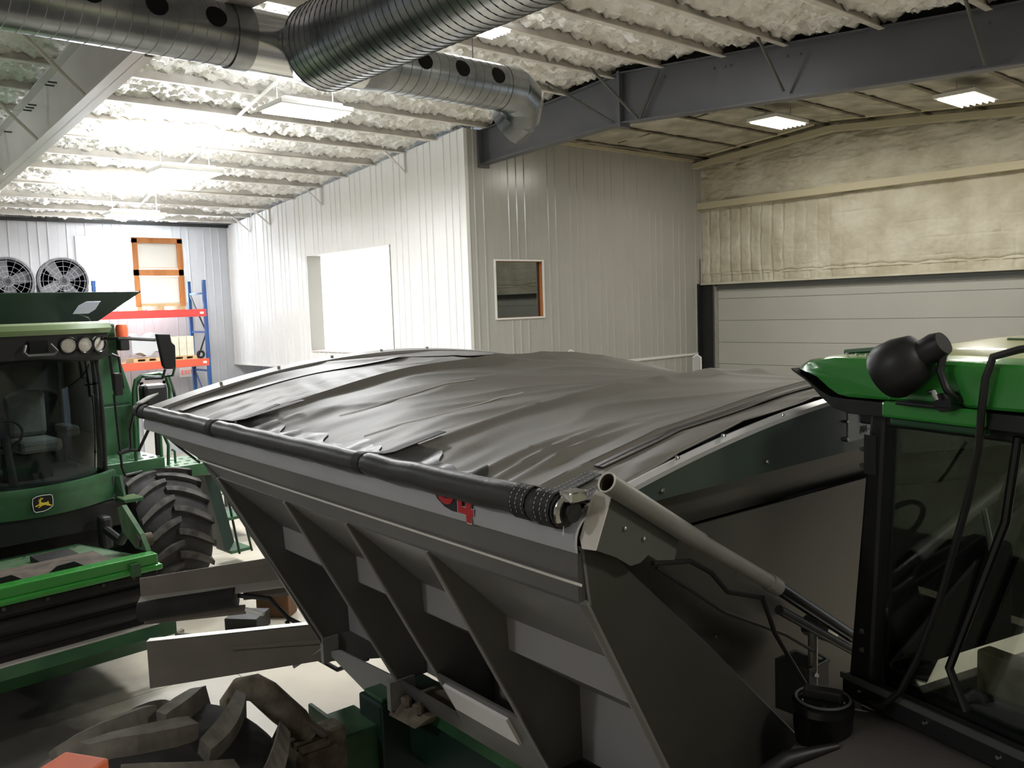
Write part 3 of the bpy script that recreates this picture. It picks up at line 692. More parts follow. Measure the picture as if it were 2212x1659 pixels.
# cab roof
def roof_outline(z, grow=0.0):
    pts = []
    for k in range(15):
        y = -1.03-grow + (2.06+2*grow)*k/14
        pts.append(Vector((0.16+grow - 0.22*(abs(y)/1.03)**2.6, y, z)))
    pts += [Vector((-1.9, 1.0+grow, z)), Vector((-1.9, -1.0-grow, z))]
    return pts
MB().loft([roof_outline(3.74, 0.0), roof_outline(3.80, 0.03), roof_outline(3.86, 0.0), roof_outline(3.885, -0.08)]).build('cab_roof', 'green_pale', cb, smooth=True)
MB().loft([roof_outline(3.40, -0.10), roof_outline(3.46, -0.03), roof_outline(3.74, -0.02)]).build('roof_visor', 'black_plastic', cb, smooth=True)
for yy, tw in ((0.47, 0.0), (0.68, 0.25), (0.87, 0.6), (-0.47, 0.0), (-0.68, -0.25), (-0.87, -0.6)):
    xx = 0.16-0.22*(abs(yy)/1.03)**2.6
    d = Vector((math.cos(tw*0.8), math.sin(tw*0.8), -0.1)).normalized()
    l = MB(); l.lathe([(0.01, 0.0), (0.085, -0.01), (0.098, -0.05), (0.08, -0.12)], Vector((xx+0.01, yy, 3.60)), d, 20)
    l = l.build('work_light', 'lens', cb, smooth=True)
    rg = MB(); q0 = Vector((xx+0.005, yy, 3.60)); u = d.cross(Vector((0, 0, 1))).normalized(); v = u.cross(d)
    rg.tube([q0 + (u*math.cos(2*PI*k/20)+v*math.sin(2*PI*k/20))*0.10 for k in range(21)], 0.012, 6); rg.build('light_bezel', 'black_gloss', l)
MB().tube([(0.20, -0.02, 3.63), (0.26, -0.06, 3.55), (0.26, -0.02, 3.51), (0.26, 0.26, 3.51), (0.26, 0.30, 3.55), (0.20, 0.25, 3.63)], 0.017, 8).build('grab_handle', 'bracket_grey', cb, smooth=True)
MB().b(0.14, 0.2, 0.02, 0.22, 3.54, 3.68).build('handle_recess', 'black_hole', cb)
# windscreen, posts, doors
def ws(y, z):
    b = 0.20*(1-(y/0.92)**2) - 0.16*(y/0.92)**4 - 0.06*((z-2.7)/0.8)**2
    return Vector((b-0.02, y, z))
MB().slab(lambda u, v: ws(-0.88+1.76*u, 1.93+1.5*v), 18, 8, (-0.012, 0, 0)).build('windscreen', 'cab_glass_dark', cb, smooth=True)
for s in (-1, 1):
    MB().tube([ws(s*0.90, 1.90), ws(s*0.90, 2.6), ws(s*0.89, 3.45)], 0.035, 8).build('cab_post', 'black_plastic', cb, smooth=True)
    MB().tube([ws(s*0.93, 1.95)+Vector((-0.03, 0, 0)), ws(s*0.92, 3.43)+Vector((-0.03, 0, 0))], 0.02, 8).build('post_trim', 'bracket_grey', cb, smooth=True)
    MB().b(-1.75, -0.25, s*0.93-0.006, s*0.93+0.006, 1.95, 3.42).build('side_window', 'cab_glass_dark', cb)
    MB().b(-1.85, -1.72, s*0.95-0.05, s*0.95+0.05, 1.85, 3.45).build('cab_post', 'black_plastic', cb)
MB().b(-1.84, -1.80, -0.95, 0.95, 1.8, 2.95).build('cab_rear_panel', 'dash', cb)
MB().b(-1.84, -1.80, -0.95, 0.10, 2.95, 3.42).build('rear_window_view', 'green_pale', cb)
MB().b(-1.84, -1.80, 0.10, 0.95, 2.95, 3.42).build('cab_rear_panel', 'dash', cb)
MB().b(-1.85, 0.0, -0.92, 0.92, 1.80, 1.92).build('cab_floor', 'dash', cb)
# seat and controls
MB().b(-1.05, -0.50, 0.02, 0.52, 2.25, 2.42).build('seat', 'seat_cloth', cb, bevel=0.05)
MB().b(-1.15, -1.0, 0.04, 0.50, 2.42, 3.02).build('seat_back', 'seat_cloth', cb, bevel=0.06)
MB().b(-0.95, -0.45, 0.55, 0.72, 2.42, 2.56).build('arm_rest', 'dash', cb, bevel=0.04)
MB().b(-0.9, -0.6, -0.1, 0.4, 1.92, 2.25).build('seat_base', 'black_plastic', cb)
MB().tube([(-0.25, -0.15, 1.92), (-0.45, -0.15, 2.5)], 0.05, 10).build('steering_column', 'black_plastic', cb)
MB().tube([Vector((-0.47, -0.15+0.2*math.cos(2*PI*k/24), 2.55+0.17*math.sin(2*PI*k/24))) for k in range(25)], 0.018, 6).build('steering_wheel', 'black_plastic', cb, smooth=True)
MB().b(-1.0, -0.9, -0.55, -0.2, 2.3, 2.9).build('training_seat', 'seat_cloth', cb, bevel=0.05)
# cab base with badge
def base_ring(z, off=0.0):
    out = []
    for k in range(25):
        y = -0.98 + 1.96*k/24
        out.append(Vector((0.27+off - 0.30*(abs(y)/0.98)**2.2, y, z)))
    return out
def base_surf(u, v):
    y = -0.98+1.96*u; z = 1.60+0.34*v
    if v > 0.78: bulge = 0.01
    else: bulge = 0.0
    return Vector((0.25 - 0.30*(abs(y)/0.98)**2.2 + bulge - 0.05*(v-0.5)**2, y, z + 0.04*(abs(y)/0.98)**2))
MB().slab(base_surf, 24, 10, (-0.12, 0, 0)).build('cab_base', 'green', cb, smooth=True)
bx = MB(); q0 = Vector((0.268, 0.0, 1.765)); nb = Vector((1, 0, 0))
out = [(-0.115, 0.02), (-0.105, 0.075), (-0.06, 0.095), (0.0, 0.10), (0.09, 0.095), (0.115, 0.085), (0.122, 0.03), (0.115, -0.05), (0.06, -0.085), (0.0, -0.1), (-0.08, -0.1), (-0.105, -0.08)]
bd = MB().prism([q0+Vector((0, a, b)) for a, b in out], (0.006, 0, 0)).build('badge', 'badge_black', cb)
MB().tube([q0+Vector((0.007, a*0.95, b*0.95)) for a, b in out+out[:1]], 0.004, 5).build('badge_outline', 'white_plastic', bd)
deer = [(-0.085, -0.018), (-0.07, -0.032), (-0.045, -0.018), (-0.03, -0.022), (-0.055, -0.045), (-0.04, -0.045), (-0.005, -0.025), (0.03, -0.022), (0.055, -0.035), (0.10, -0.045), (0.095, -0.032), (0.07, -0.018), (0.065, 0.012), (0.058, 0.02), (0.05, 0.008), (-0.005, 0.01), (-0.02, 0.03), (-0.012, 0.045), (0.01, 0.055), (0.005, 0.07), (-0.003, 0.058), (-0.02, 0.075), (-0.018, 0.052), (-0.045, 0.058), (-0.028, 0.045), (-0.05, 0.032), (-0.032, 0.028), (-0.042, -0.005)]
MB().prism([q0+Vector((0.0075, a, b)) for a, b in deer], (0.003, 0, 0)).build('badge_emblem', 'yellow', bd)
# grain tank extension and body
tk = [(-1.8, -2.1, 3.86), (-1.8, 1.48, 3.86), (-5.0, 1.48, 3.86), (-5.0, -2.1, 3.86)]
tt = [(-1.55, -2.8, 4.29), (-1.55, 2.06, 4.29), (-5.3, 2.06, 4.29), (-5.3, -2.8, 4.29)]
for k in range(4):
    a, b2, c2, d = Vector(tk[k]), Vector(tk[(k+1) % 4]), Vector(tt[(k+1) % 4]), Vector(tt[k])
    n = (b2-a).cross(d-a).normalized()*0.02
    MB().prism([a, b2, c2, d], -n).build('tank_panel', 'green_dark', cb)
bp = [(1.0, 1.75), (1.98, 1.75), (2.05, 2.44), (1.80, 3.42), (1.78, 3.84), (-2.2, 3.84), (-2.3, 1.75)]
MB().prism([(-1.9, y, z) for y, z in bp], (-4.6, 0, 0)).build('body_shell', 'green', cb, bevel=0.02)
MB().b(-1.9, -1.86, 1.05, 1.93, 1.8, 2.62).build('service_door', 'green', cb, bevel=0.01)
MB().b(-1.88, -1.855, 1.06, 1.90, 2.64, 2.66).build('door_seam', 'green_dark', cb)
MB().b(-1.9, -1.7, 1.02, 1.35, 2.75, 3.55).build('intake_box', 'green_dark', cb, bevel=0.03)
MB().lathe([(0.0, 0.0), (0.085, 0.02), (0.09, 0.14), (0.07, 0.2), (0.0, 0.22)], (-1.75, 1.82, 3.62), (0, 0, 1), 16).build('beacon', 'amber', cb, smooth=True)
MB().b(-1.84, -1.66, 1.75, 1.89, 3.44, 3.62).build('beacon_base', 'black_plastic', cb, bevel=0.02)
# service mirror and aerial on the roof
mr = [(1.03, 3.99), (1.24, 3.99), (1.34, 4.05), (1.40, 4.14), (1.42, 4.16), (1.22, 4.16), (1.12, 4.11)]
MB().prism([(-1.38, y, z) for y, z in mr], (0.03, 0, 0)).build('service_mirror', 'mirror_glass', cb, bevel=0.01)
MB().tube([(-1.38, 1.10, 4.0), (-1.4, 1.25, 3.93), (-1.4, 1.27, 3.86)], 0.012, 6).build('mirror_arm', 'bracket_grey', cb)
MB().tube([(-0.7, -0.12, 3.88), (-0.72, -0.17, 4.9)], 0.006, 5).build('aerial', 'wire_grey', cb)
MB().cyl((-0.7, -0.12, 3.87), (-0.7, -0.12, 3.94), 0.03, 10).build('aerial_base', 'bracket_grey', cb)
# wing mirror on its long arm, and the small one on the corner
MB().tube([(0.0, 0.90, 3.66), (0.3, 1.0, 3.665), (0.3, 1.46, 3.62)], 0.02, 8).build('mirror_arm', 'black_gloss', cb)
MB().prism([(0.27, y, z) for y, z in ((1.46, 3.70), (1.64, 3.69), (1.655, 3.58), (1.70, 3.54), (1.69, 3.27), (1.66, 3.235), (1.55, 3.24), (1.52, 3.29), (1.49, 3.5))], (0.07, 0, 0)).build('wing_mirror', 'black_plastic', cb, bevel=0.015)
MB().tube([(0.25, 1.62, 3.46), (0.22, 1.72, 3.25), (0.1, 1.74, 3.14), (-0.3, 1.72, 3.10), (-0.9, 1.72, 3.09)], 0.017, 8).build('mirror_bracket', 'green', cb, smooth=True)
MB().tube([(0.25, 1.58, 3.24), (0.2, 1.56, 3.12), (-0.5, 1.62, 3.08)], 0.017, 8).build('mirror_bracket', 'steel_black', cb, smooth=True)
MB().tube([(-0.02, 1.00, 3.45), (-0.02, 1.02, 3.0), (0.0, 1.13, 3.02), (0.0, 1.10, 3.42), (-0.02, 1.02, 3.46)], 0.018, 8).build('corner_mirror_frame', 'black_plastic', cb, smooth=True)
MB().b(-0.04, 0.03, 1.01, 1.12, 2.93, 3.22).build('corner_mirror', 'black_plastic', cb, bevel=0.02)
MB().tube([(-0.06, 1.03, 2.95), (-0.06, 1.06, 2.0), (-0.08, 1.10, 1.88), (-0.3, 1.4, 1.86)], 0.018, 8).build('door_bar', 'steel_black', cb, smooth=True)
MB().cyl((-0.06, 1.03, 2.18), (-0.06, 1.20, 2.22), 0.03, 10).build('door_handle', 'black_plastic', cb)
# platform, railing, ladder
for (ya, yb, za, zb) in ((1.0, 1.93, 1.74, 1.93), (1.93, 2.80, 1.58, 1.76)):
    pf = MB().b(-1.7, -0.80, ya, yb, za, zb).build('platform', 'green', cb, bevel=0.01)
    for i in range(6):
        for k in range(3):
            MB().cyl((-0.95-0.25*k, ya+0.08+i*0.145, zb-0.005), (-0.95-0.25*k, ya+0.08+i*0.145, zb+0.006), 0.035, 8).build('tread_button', 'green_dust', pf)
MB().tube([(-0.85, 1.55, 1.93), (-0.85, 1.58, 2.9), (-0.85, 1.62, 3.05), (-0.85, 1.70, 3.10), (-0.85, 1.95, 3.12), (-0.85, 2.05, 3.06), (-0.85, 2.09, 2.9), (-0.85, 2.08, 2.6), (-1.1, 2.06, 2.5)], 0.026, 8).build('railing', 'green', cb, smooth=True)
MB().tube([(-1.65, 1.90, 1.93), (-1.65, 1.93, 2.9), (-1.6, 2.0, 3.05), (-1.2, 2.1, 3.1), (-0.88, 2.03, 3.1)], 0.024, 8).build('railing', 'green', cb, smooth=True)
MB().tube([(-0.88, 1.92, 1.9), (-0.88, 1.92, 2.4)], 0.026, 8).build('railing', 'green', cb)
MB().tube([(-1.1, 2.10, 1.76), (-1.1, 2.12, 2.05), (-1.1, 2.05, 2.25), (-1.1, 1.95, 2.45)], 0.024, 8).build('railing', 'green', cb, smooth=True)
MB().tube([(-1.2, 2.25, 1.76), (-1.2, 2.25, 1.93), (-1.2, 2.21, 1.96)], 0.018, 8).build('railing', 'green', cb)
MB().tube([(-0.9, 2.1, 3.08), (-1.2, 2.3, 2.8), (-1.2, 2.38, 2.2)], 0.022, 8).build('railing', 'green_dark', cb, smooth=True)
MB().b(-1.75, -1.5, 1.98, 2.35, 2.55, 2.92).build('air_filter', 'black_plastic', cb, bevel=0.06)
MB().tube([(-1.2, 2.0, 1.9), (-1.3, 2.05, 2.6)], 0.035, 8).build('exhaust_pipe', 'steel_black', cb)
MB().prism([(-1.15, 2.66, 1.5), (-1.15, 2.84, 1.5), (-1.05, 3.02, 0.42), (-1.05, 2.93, 0.3), (-1.05, 2.86, 0.32)], (-0.5, 0, 0)).build('ladder_stringer', 'green_dark', cb)
for z in (0.22, 0.75): MB().b(-1.6, -1.1, 2.98-0.1*(z-0.22), 3.32-0.1*(z-0.22), z, z+0.05).build('ladder_step', 'green', cb, bevel=0.006)
MB().tube([(-1.15, 3.10, 1.5), (-1.1, 3.33, 0.2)], 0.018, 6).build('ladder_rail', 'green_dark', cb)
MB().tube([(-1.15, 2.95, 1.5), (-1.1, 3.12, 0.2)], 0.02, 6).build('ladder_rail', 'green_dark', cb)
wheel(cb, (-0.78, 1.72, 0.89), 0.89, 0.95, 17, 0.42, spin=0.10, lug_w=0.062, lugh=0.06)
wheel(cb, (-0.78, -1.72, 0.89), 0.89, 0.95, 18, 0.42, spin=0.10)
MB().tube([(-0.78, -1.3, 0.89), (-0.78, 1.3, 0.89)], 0.16, 16).build('axle', 'green_dark', cb)
MB().b(-5.5, -0.4, -0.95, 0.95, 0.75, 1.62).build('chassis', 'soot', cb)
MB().b(-0.4, 0.12, -0.95, 0.98, 1.30, 1.60).build('under_cab', 'black_plastic', cb)
MB().cyl((-5.2, -1.2, 0.6), (-5.2, 1.2, 0.6), 0.6, 24).build('rear_wheels', 'rubber', cb)
# step beside the cab
st = MB(); st.b(0.02, 0.32, 0.92, 1.16, 1.60, 1.64); st.prism([(0.0, 0.93, 1.64), (0.1, 1.0, 1.64), (0.0, 1.0, 1.9), (-0.08, 0.93, 1.9)], (0, 0.03, 0)); st.build('cab_step', 'green', cb)
for k in range(4): MB().b(0.04+0.07*k, 0.07+0.07*k, 0.93, 1.15, 1.64, 1.648).build('step_tread', 'green_pale', cb)
# feeder house
fh = [(0.1, 1.16), (2.2, 1.38), (2.2, 0.55), (1.6, 0.45), (0.1, 0.70)]
MB().prism([(x, -1.20, z) for x, z in fh], (0, 1.62, 0)).build('feeder_house', 'green', cb, bevel=0.01)
MB().slab(lambda u, v: Vector((0.35+1.8*u, -1.15+1.5*v, 1.195+0.20*u + 0.012*noise.noise(Vector((u*5, v*5, 0))))), 12, 10, (0, 0, -0.02)).build('dusty_deck', 'green_dust', cb, smooth=True)
MB().b(0.9, 1.35, -0.35, 0.05, 1.26, 1.325).build('deck_cover', 'soot', cb)
MB().b(1.55, 2.1, -1.2, 0.1, 1.34, 1.40).build('dust_tray', 'dust', cb)
for yy in (-0.95, -0.38):
    MB().prism([(2.12, yy-0.16, 1.40), (2.12, yy-0.06, 1.47), (2.12, yy+0.1, 1.48), (2.12, yy+0.2, 1.41)], (0.02, 0, 0)).build('lift_loop', 'soot', cb)
MB().b(2.2, 2.38, -1.30, 0.47, 1.32, 1.44).build('front_lip', 'green_bright', cb, bevel=0.02)
MB().b(2.3, 2.42, -1.30, 0.50, 1.27, 1.33).build('front_lip', 'green_bright', cb, bevel=0.02)
MB().b(2.40, 2.43, 0.16, 0.26, 1.26, 1.39).build('lip_clip', 'green', cb)
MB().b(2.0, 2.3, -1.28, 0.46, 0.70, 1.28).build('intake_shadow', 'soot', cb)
MB().b(2.26, 2.36, -1.30, 0.46, 1.16, 1.26).build('seal_strip', 'soot', cb, bevel=0.02)
for z, r in ((1.03, 0.10), (0.84, 0.09)):
    MB().cyl((2.26, -1.28, z), (2.26, 0.44, z), r, 20).build('feeder_drum', 'black_plastic', cb, smooth=True)
for yy in (-1.0, -0.62, -0.1, 0.2): MB().cyl((2.36, yy, 1.235), (2.385, yy, 1.235), 0.018, 8).build('bolt', 'dust', cb)
MB().b(2.15, 2.40, -1.32, 0.42, 0.66, 0.70).build('lower_lip', 'bracket', cb)
MB().prism([(2.40, 0, 0.69), (2.44, 0, 0.58), (2.36, 0, 0.44), (2.2, 0, 0.44), (2.2, 0, 0.69)], (0, 0.42, 0)).build('lower_beam', 'green', cb)
MB().prism([(2.40, 0, 0.69), (2.44, 0, 0.58), (2.36, 0, 0.44), (2.2, 0, 0.44), (2.2, 0, 0.69)], (0, -1.32, 0)).build('lower_beam', 'green', cb)
MB().b(2.1, 2.35, 0.42, 0.62, 0.52, 0.72).build('latch_box', 'green', cb)
MB().prism([(1.45, 0.42, 1.80), (1.6, 0.42, 1.85), (2.05, 0.42, 1.60), (2.2, 0.42, 1.44), (1.9, 0.42, 1.42), (1.55, 0.42, 1.55)], (0, 0.05, 0)).build('side_plate', 'green_dust', cb)
MB().cyl((2.02, 0.40, 1.52), (2.02, 0.55, 1.52), 0.07, 16).build('pivot_boss', 'dust', cb)
MB().tube([(0.5, 0.62, 1.35), (1.0, 0.60, 1.3), (1.5, 0.50, 1.55)], 0.05, 8).build('hydraulic_hose', 'hose', cb, smooth=True)
MB().b(0.25, 0.45, 0.58, 0.72, 1.1, 1.5).build('lift_cylinder', 'steel_black', cb, bevel=0.04)
for yy in (-0.85, -0.3, 0.25): MB().cyl((0.5, yy, 1.21), (0.5, yy, 1.235), 0.02, 6).build('bolt', 'chrome', cb)
# ================================================================== GRAIN CART (local: a along the cart, b away from the camera)
kc = thing('grain_cart', 'long grey grain cart with a black roll tarp in the middle of the shop', 'grain cart', (-2.065, 2.098, 0), rad(177.45))
def K(a, b, z): return Vector((a, -b, z))
CL, CW, ZR = 4.83, 4.5, 3.17
def interp(t, tab):
    for (x0, y0), (x1, y1) in zip(tab[:-1], tab[1:]):
        if t <= x1: 
            f = max(0.0, min(1.0, (t-x0)/(x1-x0))); return y0+(y1-y0)*f
    return tab[-1][1]
def arch_h(a): return interp(a, [(0, 0.275), (1.38, 0.245), (3.24, 0.325), (CL, 0.335)])
def arch(a, b): return arch_h(a)*(1-(2*b/CW-1)**2)
# hopper walls
def poly(name, m, pts, th, parent=kc, bevel=0): return MB().prism([K(*p) for p in pts], K(*th)).build(name, m, parent, bevel=bevel)
# near band: lighter rounded cap over a flat band
def cap_fn(u, v):
    a = -0.02 + (CL-0.02)*u; t = v*PI*0.62
    return K(a, 0.055-0.075*math.sin(t), 3.175-0.10*(1-math.cos(t))*0.9)
MB().slab(cap_fn, 24, 6, K(0, 0.01, -0.004)).build('rim_cap', 'rim_light', kc, smooth=True)
poly('side_band', 'hopper', [(-0.03, 0.0, 3.07), (4.72, 0.0, 3.07), (3.62, 0.012, 2.94), (3.35, 0.02, 2.858), (-0.04, 0.02, 2.865)], (0, 0.012, 0))
MB().tube([K(3.70, -0.004, 2.945), K(2.4, -0.004, 2.94), K(1.1, -0.004, 2.94), K(-0.03, -0.004, 2.94)], 0.0055, 6).build('weld_bead', 'weld', kc)
prof = [(0.01, 2.862), (0.42, 2.47), (0.43, 2.31), (0.87, 2.0), (0.88, 1.62), (1.6, 1.35)]
for k in range(len(prof)-1):
    (b0, z0), (b1, z1) = prof[k], prof[k+1]
    m = 'hopper_light' if k in (1, 3) else 'hopper'  # lighter copy on the steps puts the light they catch into colour
    poly('side_panel', m, [(0.0, b0, z0), (3.35, b0, z0), (3.35, b1, z1), (0.0, b1, z1)], (0, 0.012, 0.006))
# gusset ribs
for i, a in enumerate((3.345, 2.348, 1.643, 0.932)):
    rib = [(a, 0.005, 2.862), (a, 0.675, 1.62), (a, 0.90, 1.62), (a, 0.885, 2.0), (a, 0.44, 2.30), (a, 0.43, 2.475)]
    poly('rib', 'hopper', rib, (0.012, 0, 0))
    MB().tube([K(a+0.006, 0.0, 2.862), K(a+0.006, 0.67, 1.62)], 0.011, 6).build('rib_edge', 'hopper_light', kc)
poly('corner_rib', 'end_dark', [(-0.03, 0.0, 3.06), (-0.03, 0.0, 2.88), (-0.03, 0.69, 1.60), (-0.03, 1.50, 1.60), (-0.03, 1.36, 1.88), (-0.03, 0.66, 2.545), (-0.03, 0.10, 3.06)], (0.02, 0, 0))
MB().tube([K(-0.035, 0.0, 2.88), K(-0.035, 0.69, 1.60)], 0.016, 6).build('rib_edge', 'hopper', kc)
MB().tube([K(-0.02, 0.10, 3.05), K(-0.02, 0.66, 2.545), K(-0.02, 1.36, 1.88), K(-0.02, 1.5, 1.60)], 0.010, 6).build('corner_seam', 'steel_black', kc)
# sill below the ribs and cover plate with the white sticker
poly('sill', 'hopper', [(0.0, 0.66, 1.635), (2.37, 0.66, 1.635), (2.37, 0.74, 1.49), (0.0, 0.74, 1.49)], (0, 0.03, 0))
poly('cover_plate', 'hopper', [(0.92, 0.50, 1.955), (1.66, 0.50, 1.955), (1.66, 0.675, 1.62), (0.92, 0.675, 1.62)], (0, -0.012, -0.006))
poly('sticker', 'decal_white', [(1.06, 0.512, 1.905), (1.60, 0.512, 1.905), (1.60, 0.592, 1.75), (1.06, 0.592, 1.75)], (0, -0.016, -0.008))
# far side and ends of the tub
poly('side_panel', 'hopper', [(0.0, CW, 3.17), (CL, CW, 3.17), (3.35, CW-1.3, 1.5), (0.3, CW-1.3, 1.5)], (0, -0.012, 0))
poly('hopper_floor', 'hopper', [(0.3, 1.5, 1.42), (3.35, 1.5, 1.42), (3.35, CW-1.3, 1.42), (0.3, CW-1.3, 1.42)], (0, 0, 0.02))
poly('end_panel', 'hopper', [(CL, 0.02, 3.12), (CL, CW, 3.12), (3.60, CW-0.2, 2.90), (3.60, 0.02, 2.93)], (0, 0, 0.012))
poly('end_panel', 'hopper', [(3.60, 0.0, 2.93), (3.60, CW-0.2, 2.90), (3.36, CW-1.0, 1.5), (3.36, 0.70, 1.5), (3.36, 0.0, 2.86)], (-0.012, 0, 0))
# right end: arched plate, recessed band, sloping wall
N = 24
ap = [(0.0, 0.10+ (CW-0.2)*k/N, ZR+arch(0, 0.10+(CW-0.2)*k/N)-0.01) for k in range(N+1)]
poly('arched_end_plate', 'end_green', [(0.0, CW-0.05, 3.19), (0.0, 0.05, 3.16)] + ap, (-0.012, 0, 0))
MB().tube([K(-0.006, 0.06+(CW-0.12)*k/40, ZR+arch(0, 0.06+(CW-0.12)*k/40)+0.0) for k in range(41)], 0.022, 6).build('end_rim', 'rim_light', kc, smooth=True)
MB().slab(lambda u, v: K(-0.014+0.05*v, 0.05+(CW-0.1)*u, ZR+arch(0, 0.05+(CW-0.1)*u)-0.012), 40, 2, K(0, 0, 0.008)).build('end_flange', 'rim_light', kc, smooth=True)
poly('end_band', 'end_dark', [(0.05, 0.05, 3.17), (0.05, CW-0.05, 3.19), (0.10, CW-0.1, 2.98), (0.10, 0.09, 3.0)], (0.012, 0, 0))
poly('end_wall', 'end_dark', [(0.06, 0.09, 3.0), (0.06, CW-0.1, 2.98), (0.38, CW-1.4, 1.5), (0.38, 1.55, 1.5), (0.30, 1.32, 1.92), (0.15, 0.60, 2.545)], (0.012, 0, 0))
for (b, z) in ((0.431, 3.198), (1.089, 3.215), (1.713, 3.315), (1.713, 3.232), (0.52, 3.31), (0.80, 3.36), (1.20, 3.40)):
    MB().lathe([(0.011 if z < 3.3 else 0.007, 0), (0.011 if z < 3.3 else 0.007, 0.012), (0.006, 0.016)], K(-0.012, b, z), K(-1, 0, 0), 6).build('bolt', 'chrome', kc)
for (b, z) in ((1.05, 2.72), (0.95, 2.45), (1.3, 2.6), (0.80, 2.08)):
    aa = 0.06+0.09*(3.0-z)/0.455
    MB().lathe([(0.010, 0), (0.008, 0.012)], K(aa-0.01, b, z), K(-1, 0, 0), 6).build('bolt', 'chrome', kc)
# dealer decal plate on the arched end
poly('dealer_sign', 'sign_grey', [(-0.012, 1.735, 3.395), (-0.012, 2.30, 3.40), (-0.012, 2.30, 3.225), (-0.012, 1.735, 3.215)], (-0.004, 0, 0))
sx = K(0, 1, 0.03); sy = K(0, 0, 1)
text_part('lettering', 'Dakota', 0.060, 'text_dark', kc, basis(K(-0.0175, 1.765, 3.352), sx, sy), shear=0.2)
text_part('lettering', 'Tower City', 0.048, 'text_dark', kc, basis(K(-0.0175, 1.825, 3.300), sx, sy))
text_part('lettering', '701-', 0.048, 'text_dark', kc, basis(K(-0.0175, 1.835, 3.245), sx, sy))
# red and black number decal on the near band under the tarp tube
mb = MB()
NX = K(-1, 0, 0); NY = K(0, 0, 1)
dk_ = [(0.83, 3.16), (0.80, 3.12), (0.75, 3.095), (0.70, 3.085), (0.66, 3.085), (0.655, 3.16)]
poly('number_decal', 'badge_black', [(a, -0.024, z) for a, z in dk_], (0, 0.006, 0))
four = [(0.0, 0.085), (0.028, 0.085), (0.028, 0.045), (0.055, 0.045), (0.055, 0.075), (0.085, 0.075), (0.085, 0.045), (0.10, 0.045), (0.10, 0.018), (0.085, 0.018), (0.085, -0.012), (0.055, -0.012), (0.055, 0.018), (0.0, 0.018)]
poly('digit_outline', 'decal_white', [(0.653-x*1.08+0.003, -0.025, 3.070+z*1.12-0.003-0.03*x) for x, z in four], (0, 0.002, 0))
poly('number_digit', 'decal_red', [(0.650-x, -0.0275, 3.070+z-0.03*x) for x, z in four], (0, 0.003, 0))
arc = [(0.78-0.045+0.055*math.cos(q), 3.145+0.038*math.sin(q)) for q in [rad(180+15*k) for k in range(13)]] + [(0.78-0.045+0.028*math.cos(q), 3.150+0.018*math.sin(q)) for q in [rad(360-15*k) for k in range(13)]]
poly('number_digit', 'decal_red', [(a, -0.0275, z) for a, z in arc], (0, 0.003, 0))
# ---------------- roll tarp over bows
BOWS = [(0.30, 0.035), (1.38, 0.05), (3.24, 0.05)]
def tarp_z(a, b):
    z = ZR + arch(max(0, min(CL, a)), b)
    t = b/CW; mid = math.sin(PI*min(1, max(0, t)))
    # sag between the bows
    for (a0, a1) in ((0.32, 1.38), (1.38, 3.24), (3.24, CL-0.12)):
        if a0 < a < a1:
            u = (a-a0)/(a1-a0); z -= 0.075*(a1-a0)/1.6*math.sin(PI*u)**0.8*(0.35+0.65*mid)
    z += 0.008*math.exp(-(a/0.22)**2)
    # crisp ridge on each bow
    for (a0, w0) in BOWS: z += 0.026*math.exp(-((a-a0)/w0)**2)
    # slack folds running from the near edge up the slope, strongest beside the straps
    fold = noise.noise(Vector((a*4.2 + 0.9*b, b*0.55, 1.7)))
    z += 0.020*fold*math.exp(-((b-0.8)/0.9)**2)
    f2 = noise.noise(Vector((a*9.0 - 2.2*b, b*0.8, 6.7))); z += 0.012*f2*math.exp(-((b-0.35)/0.35)**2)
    f3 = noise.noise(Vector((a*1.6+b*1.3, b*1.1, 12.0))); z += 0.022*f3*mid
    f4 = 1-abs(noise.noise(Vector((a*2.2+1.1*b, b*0.7-0.3*a, 3.0)))); z += 0.020*(f4**6)*mid
    # three deep pleats by the first strap
    for (ac, wc, s) in ((0.52, 0.035, 0.5), (0.62, 0.03, 0.7), (0.74, 0.04, 0.3)):
        z += 0.030*math.exp(-((a-ac-s*b*0.18)/wc)**2)*math.exp(-((b-0.5)/0.42)**2)
    # long creases at the left end pulled towards the corner
    if a > 3.2:
        z += 0.006*math.sin(b*30 - (a-3.2)*9)*math.exp(-((b-0.9)/0.7)**2)*min(1, (a-3.24)*2)*max(0, min(1, (CL-0.5-a)*3))
    return z
A0, A1 = 0.035, CL-0.13
def tarp_fn(u, v):
    a = A0+(A1-A0)*u; b = -0.035 + (CW-0.0)*(v**1.15)
    if b < 0.10:                                   # the edge rolls over the tube
        t = (b+0.035)/0.135; zz = tarp_z(a, 0.10); return K(a, b, 3.225 + (zz-3.225)*t + 0.012*math.sin(PI*t))
    return K(a, b, tarp_z(a, b))
tp = MB().grid(tarp_fn, 230, 150).build('tarp', 'tarp', kc, smooth=True)
so = tp.modifiers.new('thick', 'SOLIDIFY'); so.thickness = 0.006; so.offset = -1
tp['label'] = 'wrinkled charcoal vinyl tarp stretched over curved bows'
# rolled near edge: tube wrapped in vinyl, slightly lumpy
def roll_r(a): return 0.052 + 0.008*max(0, 1-a/1.5) + 0.004*noise.noise(Vector((a*5, 1.3, 0))) + sum(-0.006*math.exp(-((a-c)/0.03)**2) for c in (1.38, 3.22, CL-0.2))
pts = [K(0.01 + (CL-0.03)*k/120, -0.035, 3.20+0.006*noise.noise(Vector((k*0.2, 0, 4)))) for k in range(121)]
MB().tube(pts, [roll_r(0.03+(CL-0.05)*k/120) for k in range(121)], 14).build('tarp_roll', 'tarp_edge', kc, smooth=True)
